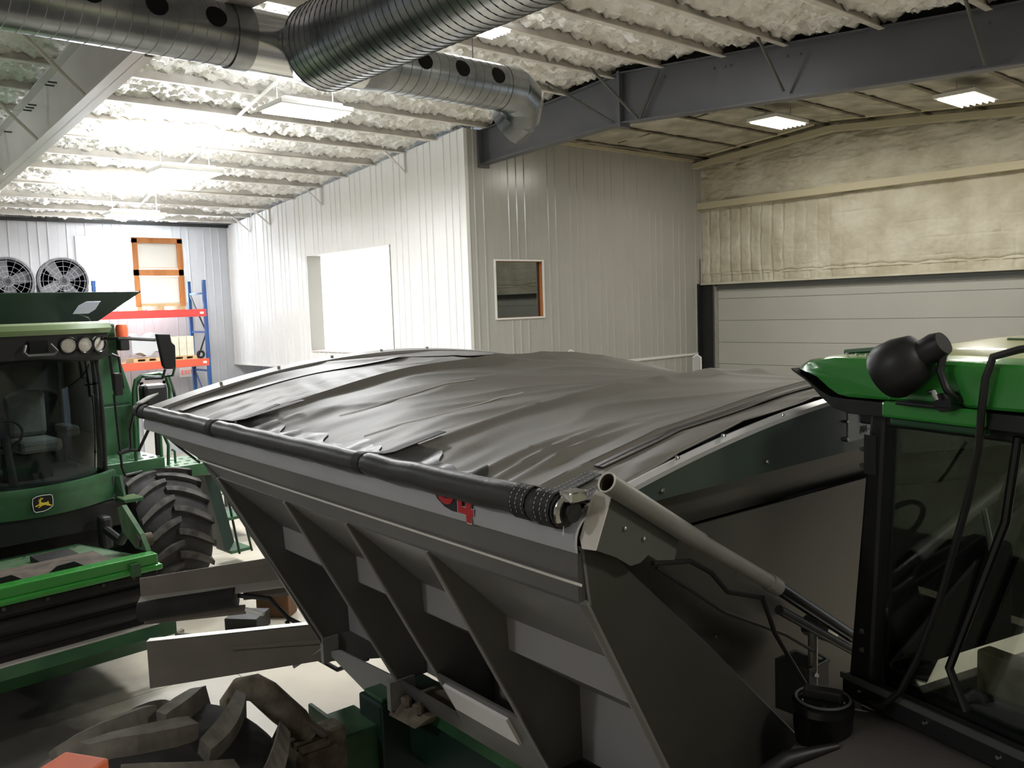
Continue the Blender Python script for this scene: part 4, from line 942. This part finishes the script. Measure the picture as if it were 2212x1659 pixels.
# pleated skirt just above the roll
def skirt(u, v):
    a = 0.34+2.85*u; b = -0.03+(0.05+0.22*min(1, max(0, (a-0.34)/0.7))+0.05*math.sin(a*11)*min(1, (a-0.34)*2)+0.02*math.sin(a*27))*v
    zb = tarp_z(a, max(b, 0.10)) if b > 0.10 else 3.225+(tarp_z(a, 0.10)-3.225)*(b+0.035)/0.135
    return K(a, b, zb + 0.009 + 0.006*math.sin(a*34+3*noise.noise(Vector((a*3, 0, 0))))*math.sin(PI*v)**0.5)
MB().slab(skirt, 150, 6, K(0, 0, -0.004)).build('tarp_hem', 'tarp_edge', kc, smooth=True)
# sewn straps: over the roll and up the tarp
def strap(a, bl, wd, skew=0.0, stitch=True):
    path = []
    for k in range(9):
        t = -2.2 + 3.7*k/8      # wraps round the roll
        path.append((-0.035-0.052*math.cos(t-0.5+PI*0), 3.20+0.052*math.sin(t)))
    rw = roll_r(a)+0.005
    path = [(-0.035+rw*math.cos(q), 3.20+rw*math.sin(q)) for q in [rad(x) for x in (300, 270, 240, 210, 180, 150, 120, 95)]]
    ups = [0.06+(bl-0.06)*k/6 for k in range(7)]
    def f(u, v):
        n1 = len(path); n2 = len(ups); x = v*(n1+n2-1); i = int(x); fr = x-i
        def pt(i):
            if i < n1: return path[i]
            bb = ups[min(i-n1, n2-1)]; return (bb, (tarp_z(a, bb) if bb > 0.10 else 3.225+(tarp_z(a, 0.10)-3.225)*(bb+0.035)/0.135)+0.012)
        p, q = pt(i), pt(min(i+1, n1+n2-1)); bb = p[0]+(q[0]-p[0])*fr; zz = p[1]+(q[1]-p[1])*fr
        return K(a + wd*(u-0.5) + skew*max(0, bb), bb, zz)
    s = MB().slab(f, 2, 28, K(0, -0.001, 0.004)).build('strap', 'strap', kc, smooth=True)
    if stitch:
        for uu in (0.14, 0.5, 0.86):
            k = 0
            while k < 56:
                v0, v1 = k/56, (k+1.1)/56
                p, q = f(uu, v0), f(uu, min(1, v1))
                k += 2
                stitches.append((p+Vector((0, 0.0035, 0.0045)), q+Vector((0, 0.0035, 0.0045))))
        st_ = MB()
        for p, q in stitches: st_.tube([p, q], 0.0009, 4)
        st_.build('stitching', 'stitch', s)['kind'] = 'stuff'; stitches.clear()
    return s
stitches = []
strap(0.062, 0.25, 0.085); strap(0.197, 0.29, 0.085)
strap(1.38, 0.42, 0.06, 0.02, False); strap(3.24, 0.50, 0.07, -0.3, False); strap(3.22, 0.40, 0.06, 0.1, False); strap(CL-0.22, 0.12, 0.08, 0.0, False); strap(CL-0.10, 0.12, 0.07, 0.0, False)
# raised seam strip following the end bow, and seams across
def seam(a, b0, b1, wd, m, lift, nm):
    return MB().slab(lambda u, v: K(a+wd*(u-0.5), b0+(b1-b0)*v, tarp_z(a, b0+(b1-b0)*v)+lift), 2, 60, K(0, 0, 0.004)).build(nm, m, kc, smooth=True)
seam(0.245, 0.36, CW-0.3, 0.055, 'tarp_edge', 0.006, 'seam_strip')
seam(0.212, 0.36, CW-0.3, 0.004, 'tarp', 0.009, 'stitch_line'); seam(0.280, 0.36, CW-0.3, 0.004, 'tarp', 0.012, 'stitch_line')
seam(CL-0.40, 0.15, CW-0.4, 0.10, 'tarp_edge', 0.004, 'seam_strip')
for a, b0, b1 in ((2.70, 0.55, 1.6), (2.05, 0.35, 1.5)):
    MB().tube([K(a, b0+(b1-b0)*k/20, tarp_z(a, b0+(b1-b0)*k/20)+0.004) for k in range(21)], 0.003, 5).build('stitch_line', 'stitch', kc)
# left end rim: galvanised edge standing proud of the tarp
MB().slab(lambda u, v: K(CL-0.13+0.17*v, 0.0+(CW-0.1)*u, ZR+0.02+arch(CL, (CW-0.1)*u)+0.012*v), 40, 3, K(0, 0, -0.05)).build('end_cap_strip', 'hopper_light', kc, smooth=True)
for b in (0.6, 1.1, 1.6, 2.1, 2.6): MB().cyl(K(CL-0.05, b, ZR+arch(CL, b)+0.02), K(CL-0.05, b, ZR+arch(CL, b)+0.045), 0.014, 8).build('bolt', 'chrome', kc)
# bows under the tarp
for a in (1.38, 3.24): MB().tube([K(a, 0.05+(CW-0.1)*k/30, ZR-0.03+arch(a, 0.05+(CW-0.1)*k/30)-0.03) for k in range(31)], 0.018, 8).build('bow', 'alu', kc, smooth=True)
# tarp stops on the far rim
for a, h in ((CL-0.05, 0.26), (3.05, 0.24)):
    poly('tarp_stop', 'white_plastic', [(a, CW+0.0, 3.15), (a+0.10, CW, 3.15), (a+0.10, CW, 3.15+h*0.9), (a+0.05, CW, 3.15+h), (a, CW, 3.15+h*0.9)], (0, 0.02, 0), bevel=0.02)
# ---------------- roll arm and its cover at the near right corner
MB().tube([K(-0.125, 0.035, 3.305), K(-0.125, 0.515, 3.007)], 0.036, 20, False).build('arm_tube', 'arm_grey', kc, smooth=True)
MB().tube([K(-0.125, 0.04, 3.302), K(-0.125, 0.515, 3.007)], 0.031, 20, False).build('arm_tube_bore', 'dust', kc, smooth=True)
rg = MB(); ax = K(0, 0.48, -0.298).normalized(); u = ax.orthogonal().normalized(); v = ax.cross(u)
rg.tube([K(-0.125, 0.035, 3.305)+(u*math.cos(2*PI*k/24)+v*math.sin(2*PI*k/24))*0.034 for k in range(25)], 0.0035, 6); rg.build('tube_lip', 'bracket', kc)
MB().tube([K(-0.125, 0.50, 3.016), K(-0.125, 0.965, 2.744)], 0.031, 20).build('arm_tube', 'arm_grey', kc, smooth=True)
MB().tube([K(-0.125, 0.94, 2.76), K(-0.125, 1.0, 2.72)], 0.036, 20).build('arm_collar', 'arm_grey', kc, smooth=True)
MB().tube([K(-0.125, 0.98, 2.735), K(-0.10, 1.62, 2.34)], 0.030, 16).build('arm_lower', 'black_gloss', kc, smooth=True)
MB().tube([K(-0.12, 1.02, 2.62), K(-0.10, 1.66, 2.25)], 0.02, 12).build('arm_strut', 'black_plastic', kc, smooth=True)
bk = [(0.09, 3.252), (0.12, 3.238), (0.43, 3.035), (0.40, 2.955), (0.34, 2.955), (0.26, 3.005), (0.22, 2.985), (0.17, 2.985), (0.10, 3.03), (0.007, 3.073)]
poly('arm_cover', 'bracket_grey', [(-0.098, b, z) for b, z in bk], (0.004, 0, 0))
poly('arm_cover_lip', 'bracket', [(-0.098, 0.09, 3.252), (-0.098, 0.007, 3.073), (-0.04, -0.002, 3.07), (-0.015, 0.012, 3.10), (-0.015, 0.075, 3.24), (-0.025, 0.088, 3.255)], (0, -0.005, 0), bevel=0.002)
for b, z in ((0.14, 3.125), (0.235, 3.07)): MB().lathe([(0.009, 0), (0.008, 0.008), (0.003, 0.011)], K(-0.100, b, z), K(-1, 0, 0), 8).build('bolt', 'chrome', kc)
# shaft end and clamp inside the cover
MB().tube([K(0.02, -0.035, 3.20), K(-0.035, -0.03, 3.20)], 0.036, 16).build('roll_shaft', 'steel_black', kc, smooth=True)
MB().tube([K(-0.012, -0.035-0.052*math.cos(q), 3.20+0.052*math.sin(q)) for q in [rad(-30+16*k) for k in range(11)]], 0.014, 6).build('clamp', 'chrome', kc, smooth=True)
MB().b(-0.05, 0.01, -0.02, 0.06, 3.235, 3.272).build('clamp_block', 'chrome', kc, bevel=0.006)
MB().tube([K(0.0, -0.05, 3.15), K(0.0, -0.055, 3.12)], 0.002, 4).build('loose_thread', 'stitch', kc)
# motor lead along the arm
MB().tube([K(-0.1, 0.28, 2.97), K(-0.09, 0.5, 2.93), K(-0.09, 0.62, 2.86), K(-0.09, 0.72, 2.76), K(-0.09, 0.95, 2.68), K(-0.08, 1.05, 2.5), K(-0.06, 1.30, 2.2)], 0.010, 8).build('motor_lead', 'hose', kc, smooth=True)
MB().tube([K(-0.1, 0.3, 2.95), K(-0.05, 0.75, 2.66), K(-0.03, 1.2, 2.44), K(0.0, 1.6, 2.2)], 0.007, 8).build('motor_lead', 'hose', kc, smooth=True)
# pivot mount at the middle of the end wall
MB().tube([K(-0.02, 1.60, 2.34), K(0.12, 1.60, 2.34)], 0.05, 16).build('pivot_hub', 'chrome', kc, smooth=True)
MB().tube([K(0.0, 1.46, 2.05), K(0.0, 1.46, 2.38)], 0.022, 10).build('pivot_post', 'alu', kc, smooth=True)
MB().b(-0.02, 0.16, -1.56, -1.40, 1.98, 2.22).build('pivot_plate', 'bracket_grey', kc)
for z in (2.02, 2.10, 2.18): MB().lathe([(0.012, 0), (0.006, 0.014)], K(-0.022, 1.45, z), K(-1, 0, 0), 6).build('bolt', 'chrome', kc)
# left corner: loose tarp hardware, lead loop
MB().b(CL-0.02, CL+0.10, -0.03, 0.05, 3.19, 3.23).build('tube_end', 'white_plastic', kc, bevel=0.01)
poly('latch_plate', 'white_plastic', [(CL-0.05, -0.02, 3.25), (CL+0.10, -0.02, 3.24), (CL+0.14, 0.08, 3.28), (CL+0.0, 0.12, 3.31)], (0, 0, 0.012))
MB().tube([K(CL+0.08, 0.0, 3.24), K(CL+0.3, 0.02, 3.18), K(CL+0.42, 0.0, 3.0), K(CL+0.36, -0.02, 2.85), K(CL+0.2, 0.0, 2.86), K(CL+0.05, 0.05, 3.05)], 0.012, 8).build('lead_loop', 'hose', kc, smooth=True)
for k in range(3): MB().tube([K(CL-0.05, 0.05, 3.08), K(CL-0.15-0.04*k, 0.2+0.05*k, 2.9), K(CL-0.3, 0.3+0.06*k, 2.78-0.03*k)], 0.010, 6).build('lead_loop', 'hose', kc, smooth=True)
# ---------------- beams reaching out from the left end (light bar and drawbar plate)
def plate(p0, p1, z0, z1, th, name, m, bevel=0.0):
    p0, p1 = K(p0[0], p0[1], 0), K(p1[0], p1[1], 0); d = (p1-p0).normalized(); n = Vector((-d.y, d.x, 0))*th
    return MB().prism([(p0.x, p0.y, z0[0]), (p1.x, p1.y, z0[1]), (p1.x, p1.y, z1[1]), (p0.x, p0.y, z1[0])], n).build(name, m, kc, bevel=bevel)
plate((4.40, -0.22), (3.35, 1.08), (1.18, 1.40), (1.54, 1.66), 0.012, 'drawbar_plate', 'beam_steel', 0.004)
MB().prism([K(4.40, -0.22, 1.54), K(3.35, 1.08, 1.66), K(3.40, 1.12, 1.66), K(4.45, -0.18, 1.54)], (0, 0, -0.012)).build('drawbar_flange', 'alu', kc)
plate((4.02, 0.27), (3.38, 1.06), (1.46, 1.50), (1.485, 1.535), -0.03, 'drawbar_lip', 'beam_steel')
plate((5.28, 0.0), (4.20, 1.36), (1.60, 1.72), (1.765, 1.98), 0.012, 'light_bar', 'beam_steel', 0.004)
plate((4.75, 0.66), (4.10, 1.48), (1.55, 1.62), (1.80, 1.98), 0.012, 'light_bar_arm', 'beam_steel')
MB().prism([K(5.28, 0.0, 1.60), K(4.3, 1.23, 1.74), K(4.24, 1.18, 1.70), K(5.22, -0.05, 1.56)], (0, 0, 0.012)).build('light_bar_ledge', 'alu', kc)
MB().tube([K(5.24, -0.02, 1.50), K(4.75, 0.60, 1.59)], 0.085, 14).build('rubber_bumper', 'soot', kc, smooth=True)
plate((5.24, 0.0), (4.72, 0.66), (1.38, 1.44), (1.46, 1.52), 0.012, 'lower_guard', 'beam_steel', 0.004)
MB().b(5.235, 5.255, -0.0, 0.03, 1.44, 1.55).build('reflector', 'amber', kc)
MB().tube([K(4.75, 0.62, 1.60), K(4.55, 0.80, 1.58), K(4.42, 0.90, 1.42), K(4.28, 1.04, 1.32), K(4.1, 1.2, 1.42), K(4.0, 1.3, 1.62)], 0.02, 8).build('hydraulic_hose', 'hose', kc, smooth=True)
MB().tube([K(4.02, 1.3, 1.62), K(4.0, 1.2, 1.3), K(3.85, 1.1, 1.12)], 0.02, 8).build('hydraulic_hose', 'hose', kc, smooth=True)
MB().tube([K(4.42, 0.88, 1.40), K(4.2, 0.9, 1.22), K(3.8, 1.0, 1.15), K(3.5, 1.1, 1.3)], 0.018, 8).build('hydraulic_hose', 'hose', kc, smooth=True)
MB().tube([K(4.6, 0.62, 1.52), K(4.45, 0.70, 1.50)], 0.018, 8).build('hitch_pin', 'white_plastic', kc)
MB().tube([K(3.75, 0.62, 1.30), K(3.45, 0.95, 1.58)], 0.014, 6).build('brace_rod', 'hopper_light', kc)
# lower tub: tapering chute under the left end
poly('chute_plate', 'hopper_light', [(3.40, 0.72, 1.49), (3.20, 0.72, 1.56), (2.42, 0.72, 1.60), (2.68, 0.72, 1.42), (2.84, 0.72, 1.37)], (0, 0.012, 0))
poly('chute_plate', 'hopper', [(3.38, 0.74, 1.62), (3.38, 0.74, 1.42), (3.0, 1.6, 1.35), (3.0, 1.6, 1.62)], (0.012, 0, 0))
MB().b(3.33, 3.37, -0.78, -0.66, 1.44, 1.62).build('corner_tab', 'hopper_light', kc)
MB().b(2.33, 2.37, -0.78, -0.60, 1.46, 1.64).build('corner_tab', 'hopper_light', kc)
# ---------------- green running gear
MB().b(0.05, 2.50, -1.05, -0.78, 1.08, 1.47).build('chassis_beam', 'green_dark', kc, bevel=0.01)
MB().b(0.05, 2.50, -0.80, -0.76, 1.40, 1.49).build('chassis_flange', 'green', kc)
poly('axle_bracket', 'rust', [(2.05, 0.70, 1.49), (2.40, 0.66, 1.49), (2.36, 0.60, 1.43), (2.10, 0.62, 1.43)], (0, 0.3, 0))
for a in (2.15, 2.28): MB().lathe([(0.03, 0), (0.035, 0.05), (0.02, 0.06)], K(a, 0.68, 1.49), (0, 0, 1), 8).build('bolt', 'rust', kc)
MB().b(2.48, 2.84, -0.62, -0.36, 0.95, 1.33).build('axle_box', 'green', kc, bevel=0.012)
MB().b(2.42, 2.70, -1.05, -0.58, 0.90, 1.47).build('axle_box', 'green_dark', kc, bevel=0.015)
MB().b(2.44, 2.66, -0.86, -0.60, 1.47, 1.50).build('axle_cap', 'green', kc, bevel=0.008)
MB().b(2.46, 2.92, -0.36, -0.33, 0.85, 1.40).build('axle_flange', 'green', kc, bevel=0.012)
for a, z in ((2.6, 1.1), (2.75, 1.02)): MB().lathe([(0.03, 0), (0.02, 0.04)], K(a, 0.33, z), K(0, -1, 0), 6).build('bolt', 'rust', kc)
MB().tube([K(2.62, -0.2, 0.95), K(2.62, 3.6, 0.95)], 0.12, 16).build('axle', 'green_dark', kc)
# wheel motor between the tyre and the axle box
MB().b(2.40, 2.68, -0.30, -0.02, 0.95, 1.36).build('wheel_motor', 'rust', kc, bevel=0.05)
MB().b(2.44, 2.62, -0.36, -0.22, 1.15, 1.42).build('motor_port', 'rust', kc, bevel=0.03)
MB().tube([K(2.60, 0.33, 0.95), K(2.45, -0.5, 0.95)], 0.16, 16).build('motor_housing', 'rust', kc, smooth=True)
hp = [K(2.52, 0.16, 1.38), K(2.58, 0.10, 1.48), K(2.64, 0.04, 1.55), K(2.70, -0.03, 1.645), K(2.75, -0.08, 1.69), K(2.80, -0.14, 1.68), K(2.84, -0.19, 1.60), K(2.85, -0.20, 1.40)]
MB().tube(hp, [0.06, 0.08, 0.085, 0.085, 0.08, 0.075, 0.07, 0.06], 12).build('wrapped_hose', 'rust', kc, smooth=True)
for k in range(3): MB().tube([K(2.44+0.07*k, 0.22, 1.40), K(2.56+0.06*k, 0.10, 1.52)], 0.024, 8).build('pipe_fitting', 'dust', kc)
for k in range(4): MB().b(2.40+0.07*k, 2.44+0.07*k, -0.22, -0.04, 1.36, 1.39).build('motor_fin', 'rust', kc)
wheel(kc, (2.34, 0.68, 0.94), 0.94, 0.76, 15, 0.42, lugh=0.10, spin=0.06, lug_w=0.075, steer=rad(14), lugm='lug_dusty_lit')
wheel(kc, (2.32, -(CW+0.4), 0.93), 0.93, 0.74, 16, 0.42, lugh=0.075, lug_w=0.10)
poly('frame_gusset', 'bracket_grey', [(0.55, 0.60, 1.20), (0.80, 0.60, 1.28), (0.85, 0.62, 1.14), (0.62, 0.62, 1.08)], (0, 0.02, 0))
MB().b(0.12, 0.42, -0.88, -0.80, 1.62, 1.72).build('latch_handle', 'hopper_light', kc, bevel=0.01)
MB().b(0.2, 3.2, -3.2, -1.6, 1.0, 1.45).build('lower_hopper', 'soot', kc)

# ================================================================== TRACTOR (local x to the left of the picture, y towards the camera)
tr_ = thing('tractor', 'green articulated tractor with a glossy roof close at the right', 'tractor', (-1.715, 3.447, 0), rad(165))
ro = [(0.285, 3.585), (0.265, 3.605), (0.22, 3.628), (0.10, 3.648), (-0.4, 3.655), (-1.75, 3.645), (-1.85, 3.60), (-1.85, 3.50), (-0.58, 3.485), (-0.2, 3.485), (0.02, 3.482), (0.08, 3.49), (0.13, 3.515), (0.20, 3.56)]
def rring(y, inset, dz=0.0):
    cx, cz = -0.75, 3.57
    return [Vector((cx+(x-cx)*(1-inset), y, cz+(z-cz)*(1-inset*1.2)+dz)) for x, z in ro]
MB().loft([rring(0.105, 0.16), rring(0.095, 0.05), rring(0.06, 0.0), rring(-0.8, -0.015, 0.01), rring(-1.5, 0.0), rring(-1.58, 0.1)]).build('cab_roof', 'green_bright', tr_, smooth=True)
gl = [(0.288, 3.578), (0.20, 3.535), (0.125, 3.475), (0.06, 3.435), (-0.02, 3.420), (-1.9, 3.425)]
gu = [(0.300, 3.590), (0.215, 3.553), (0.135, 3.505), (0.075, 3.482), (0.0, 3.478), (-1.9, 3.482)]
MB().prism([Vector((x, 0.10, z)) for x, z in gu] + [Vector((x, 0.10, z)) for x, z in gl[::-1]], (0, -1.68, 0)).build('roof_gasket', 'black_plastic', tr_, bevel=0.012)
# pale roof top with moulded grooves
MB().slab(lambda u, v: Vector((0.12-1.85*u, -0.06-1.42*v, 3.648+0.055*math.sin(PI*v)**0.6*min(1, 6*u)*min(1, 6*(1-u)))), 20, 16, (0, 0, -0.02)).build('roof_top', 'roof_pale', tr_, smooth=True)
for v in (0.30, 0.42, 0.62):
    MB().tube([(-0.30-1.3*k/10, -0.06-1.42*v, 3.650+0.055*math.sin(PI*v)**0.6) for k in range(11)], 0.006, 6).build('roof_groove', 'green_dust', tr_)
MB().b(-0.62, -0.42, -1.45, -1.2, 3.68, 3.76).build('roof_beacon', 'roof_pale', tr_, bevel=0.02)
MB().tube([(0.18, -0.10, 3.652), (0.05, -0.14, 3.664), (-0.1, -0.22, 3.69)], 0.012, 6).build('roof_bead', 'green', tr_, smooth=True)
for k in range(5): MB().lathe([(0.008, 0), (0.006, 0.008)], (0.05-0.05*k, 0.03, 3.652), (0, 0, 1), 6).build('bolt', 'chrome', tr_)
MB().b(-0.62, -0.20, 0.09, 0.125, 3.425, 3.488).build('roof_step', 'green_bright', tr_, bevel=0.012)
MB().b(-0.61, -0.22, 0.06, 0.10, 3.395, 3.425).build('roof_step_lower', 'green', tr_, bevel=0.008)
# posts, frame and panes
for (x0, x1, y0, y1) in ((-0.105, 0.035, -0.06, 0.03), (-1.62, -1.5, -0.06, 0.03), (-0.08, 0.03, -1.46, -1.38), (-1.62, -1.5, -1.46, -1.38)):
    p = MB(); p.prism([(x0+0.025, y0, 2.24), (x1+0.015, y0, 2.24), (x1-0.10, y0, 3.44), (x0-0.04, y0, 3.44)], (0, y1-y0, 0)); p.build('cab_post', 'black_plastic', tr_, bevel=0.02)
MB().b(-1.6, 0.0, -0.04, 0.02, 3.37, 3.44).build('window_header', 'black_plastic', tr_, bevel=0.01)
MB().b(-1.5, -0.10, -0.03, -0.02, 2.28, 3.40).build('side_window', 'cab_glass', tr_)
MB().b(-0.04, -0.03, -1.38, -0.05, 2.28, 3.40).build('side_window', 'cab_glass', tr_)
MB().b(-1.5, -0.08, -1.43, -1.42, 2.5, 3.40).build('side_window', 'cab_glass', tr_)
MB().b(-1.6, 0.0, -1.46, -1.40, 2.2, 2.5).build('cab_sill', 'black_plastic', tr_)
MB().b(-0.07, 0.0, -1.40, 0.0, 3.37, 3.44).build('window_header', 'black_plastic', tr_)
MB().b(-1.6, 0.0, -1.46, -1.38, 3.37, 3.44).build('window_header', 'black_plastic', tr_)
for z, y in ((2.42, 0.032), (2.50, 0.032), (3.27, 0.032), (3.20, 0.032)): MB().lathe([(0.013, 0), (0.009, 0.008)], (-0.03, y, z), (0, 1, 0), 6).build('bolt', 'bracket_grey', tr_)
MB().b(-0.10, -0.04, 0.028, 0.034, 3.17, 3.33).build('hinge_plate', 'dash', tr_)
MB().b(-1.7, 0.06, -0.02, 0.05, 2.19, 2.29).build('cab_sill', 'black_plastic', tr_, bevel=0.01)
MB().b(-1.7, 0.06, 0.045, 0.06, 2.275, 2.30).build('sill_edge', 'bracket_grey', tr_)
for x in (-0.03, -0.35, -0.65): MB().lathe([(0.012, 0), (0.008, 0.01)], (x, 0.05, 2.245), (0, 1, 0), 8).build('bolt', 'chrome', tr_)
# cab interior
MB().b(-1.6, 0.0, -1.40, 0.0, 2.10, 2.16).build('cab_floor', 'dust', tr_)
MB().b(-0.95, -0.62, -0.95, -0.45, 2.16, 2.50).build('seat', 'seat_cloth', tr_, bevel=0.06)
MB().b(-1.05, -0.92, -0.95, -0.45, 2.45, 3.05).build('seat_back', 'seat_cloth', tr_, bevel=0.05)
MB().tube([(-0.36, -0.7, 2.16), (-0.46, -0.7, 2.72)], 0.045, 10).build('steering_column', 'black_plastic', tr_)
MB().tube([Vector((-0.48+0.06*math.sin(2*PI*k/24), -0.7+0.17*math.cos(2*PI*k/24), 2.76+0.12*math.sin(2*PI*k/24))) for k in range(25)], 0.014, 6).build('steering_wheel', 'black_plastic', tr_, smooth=True)
MB().b(-0.42, -0.2, -1.2, -0.95, 2.16, 2.66).build('console', 'bracket_grey', tr_, bevel=0.03)
MB().b(-0.66, -0.34, -0.34, -0.26, 2.30, 2.47).build('tan_tray', 'tan', tr_, bevel=0.01)
MB().b(-0.66, -0.34, -0.40, -0.22, 2.16, 2.30).build('tray_base', 'dash', tr_)
MB().b(-0.62, -0.28, -1.30, -1.26, 3.14, 3.26).build('control_panel', 'dash', tr_, bevel=0.008)
for k in range(6): MB().b(-0.33-0.035*k, -0.315-0.035*k, -1.258, -1.25, 3.15, 3.25).build('panel_fin', 'bracket_grey', tr_)
MB().b(-0.21, -0.14, -0.7, -0.68, 3.25, 3.30).build('glass_reflection', 'reflection_glow', tr_)  # glowing patch standing in for light reflected in the cab glass
MB().tube([(-0.40, -1.1, 3.14), (-0.50, -1.1, 2.98), (-0.56, -1.1, 2.9)], 0.008, 6).build('cable', 'hose', tr_)
MB().tube([(-0.30, -0.35, 3.02), (-0.34, -0.35, 2.85), (-0.26, -0.35, 2.62)], 0.012, 6).build('lever', 'alu', tr_)
# external lead hanging down past the window
ld_ = [(-0.95, 0.02, 3.74), (-0.73, 0.10, 3.70), (-0.66, 0.13, 3.675), (-0.64, 0.14, 3.60), (-0.62, 0.13, 3.48), (-0.59, 0.10, 3.34), (-0.54, 0.08, 3.16), (-0.48, 0.07, 2.97), (-0.42, 0.07, 2.75), (-0.34, 0.08, 2.51), (-0.26, 0.08, 2.34), (-0.18, 0.09, 2.25), (-0.12, 0.09, 2.24)]
MB().tube(ld_, 0.013, 8).build('trailing_lead', 'hose', tr_, smooth=True)
MB().tube([(-0.70, 0.05, 3.40), (-0.66, 0.05, 3.1), (-0.52, 0.05, 2.7), (-0.45, 0.05, 2.5), (-0.52, 0.05, 2.36)], 0.016, 8).build('wiper_arm', 'black_gloss', tr_, smooth=True)
# hooded black lamp on the roof edge
ax = Vector((0.155, 0.02, -0.085))
MB().lathe([(0.0, -0.03), (0.042, -0.03), (0.052, 0.0), (0.05, 0.05), (0.085, 0.075), (0.105, 0.14), (0.108, 0.20), (0.098, 0.225), (0.06, 0.20), (0.0, 0.16)], Vector((-0.46, 0.15, 3.705)), ax, 24).build('roof_lamp', 'black_plastic', tr_, smooth=True)
MB().tube([(-0.49, 0.15, 3.69), (-0.475, 0.15, 3.62), (-0.50, 0.15, 3.56), (-0.52, 0.13, 3.52)], 0.014, 8).build('lamp_bracket', 'black_plastic', tr_, smooth=True)
MB().cyl((-0.50, 0.10, 3.51), (-0.50, 0.17, 3.51), 0.035, 14).build('lamp_pivot', 'black_gloss', tr_, smooth=True)
MB().b(-0.53, -0.30, 0.09, 0.17, 3.485, 3.50).build('lamp_base', 'black_plastic', tr_, bevel=0.005)
MB().tube([(-0.45, 0.18, 3.545), (-0.48, 0.19, 3.55), (-0.495, 0.19, 3.52)], 0.008, 6).build('lamp_spring', 'chrome', tr_, smooth=True)
# moulded black fuel tank below the window
def tank_ring(x, top, front, bot):
    return [Vector((px - 0.36*py, py, pz)) for px, py, pz in ((x, 0.02, bot), (x, front, bot), (x, front, top-0.30), (x, front-0.05, top-0.16), (x, front*0.62, top-0.05), (x, 0.10, top), (x, 0.02, top))]
MB().loft([tank_ring(0.235, 1.86, 0.42, 0.5), tank_ring(0.22, 2.02, 0.62, 0.45), tank_ring(0.14, 2.12, 0.76, 0.4), tank_ring(-0.1, 2.17, 0.82, 0.4), tank_ring(-0.6, 2.19, 0.84, 0.4), tank_ring(-1.5, 2.19, 0.84, 0.4), tank_ring(-1.6, 2.1, 0.78, 0.45)]).build('fuel_tank', 'poly_tank', tr_, smooth=True)
for x in (-0.20, -0.52, -0.90):
    MB().tube([(x+0.03, 0.32, 2.14), (x+0.10, 0.52, 2.11), (x+0.17, 0.74, 1.98), (x+0.18, 0.82, 1.7)], [0.015, 0.032, 0.034, 0.02], 10).build('tank_rib', 'black_plastic', tr_, smooth=True)
fc = Vector((-0.035, 0.26, 2.02))
MB().lathe([(0.07, -0.06), (0.10, 0.02), (0.116, 0.13), (0.118, 0.20), (0.122, 0.205), (0.122, 0.235), (0.10, 0.245), (0.0, 0.245)], fc, (0, 0, 1), 32).build('filler_neck', 'black_gloss', tr_, smooth=True)
cp = MB(); cp.box(fc+Vector((0.0, 0, 0.265)), (0.15, 0.05, 0.045), Matrix.Rotation(0.6, 3, 'Z')); cp.build('filler_cap', 'black_plastic', tr_, bevel=0.008)
MB().tube([fc+Vector((0.105*math.cos(2*PI*k/28), 0.105*math.sin(2*PI*k/28), 0.248)) for k in range(29)], 0.006, 6).build('cap_rim', 'bracket_grey', tr_, smooth=True)
for k in range(5): MB().lathe([(0.006, 0), (0.004, 0.006)], fc+Vector((0.085*math.cos(1.2*k), 0.085*math.sin(1.2*k), 0.246)), (0, 0, 1), 6).build('bolt', 'chrome', tr_)
# rest of the machine: chassis and wheels out of the frame
MB().b(-3.6, -0.12, -1.5, 0.0, 0.75, 2.10).build('chassis', 'green_dark', tr_, bevel=0.03)
for y in (0.55, -2.0):
    MB().lathe([(0.45, -0.32), (0.9, -0.36), (0.98, -0.2), (0.98, 0.2), (0.9, 0.36), (0.45, 0.32)], (-3.2, y, 0.98), (0, 1, 0), 40).build('tyre', 'rubber', tr_, smooth=True)
for y in (-0.1, -1.9):
    MB().lathe([(0.3, -0.1), (0.55, -0.12), (0.6, 0.0), (0.55, 0.12), (0.3, 0.1)], (-0.4, y+0.05, 0.60), (0, 1, 0), 32).build('idler_wheel', 'rubber', tr_, smooth=True)

# ================================================================== LOOSE THINGS ON THE FLOOR
bl = MB(); bl.b(-0.22, 0.22, -0.14, 0.14, 0, 0.30); o = bl.build('wooden_block', 'wood_brown', None, bevel=0.01); o.location = (-10.4, 5.0, 0); o.rotation_euler = (0, 0, 0.7)
tag(o, 'brown wooden block standing on the floor behind the grey drawbar', 'block')
sb = MB(); sb.b(-0.3, 0.12, -0.2, 0.2, 0, 0.2); o = sb.build('battery_box', 'steel_black', None, bevel=0.01); o.location = (-10.1, 4.55, 0); o.rotation_euler = (0, 0, 0.7)
tag(o, 'low black box on the floor beside the wooden block', 'box')
o = MB().tube([(0, 0, 0.05), (-0.5, -0.55, 0.05), (-0.75, -0.65, 0.04), (-0.85, -0.55, 0.03)], 0.03, 8).build('steel_pipe', 'beam_steel', None, smooth=True); o.location = (-9.8, 4.4, 0)
tag(o, 'bent grey pipe lying on the floor behind the drawbar plate', 'pipe')
og = thing('orange_stand', 'orange steel stand poking up at the lower left corner', 'stand', (-2.33, 0.56, 0), rad(30))
MB().b(-0.05, 0.05, -0.05, 0.05, 0, 2.74).build('post', 'orange', og)
MB().b(-0.085, 0.055, -0.045, 0.045, 2.74, 2.785).build('head', 'orange', og, bevel=0.006)
MB().b(-0.15, 0.15, -0.15, 0.15, 0, 0.03).build('base_plate', 'orange', og)
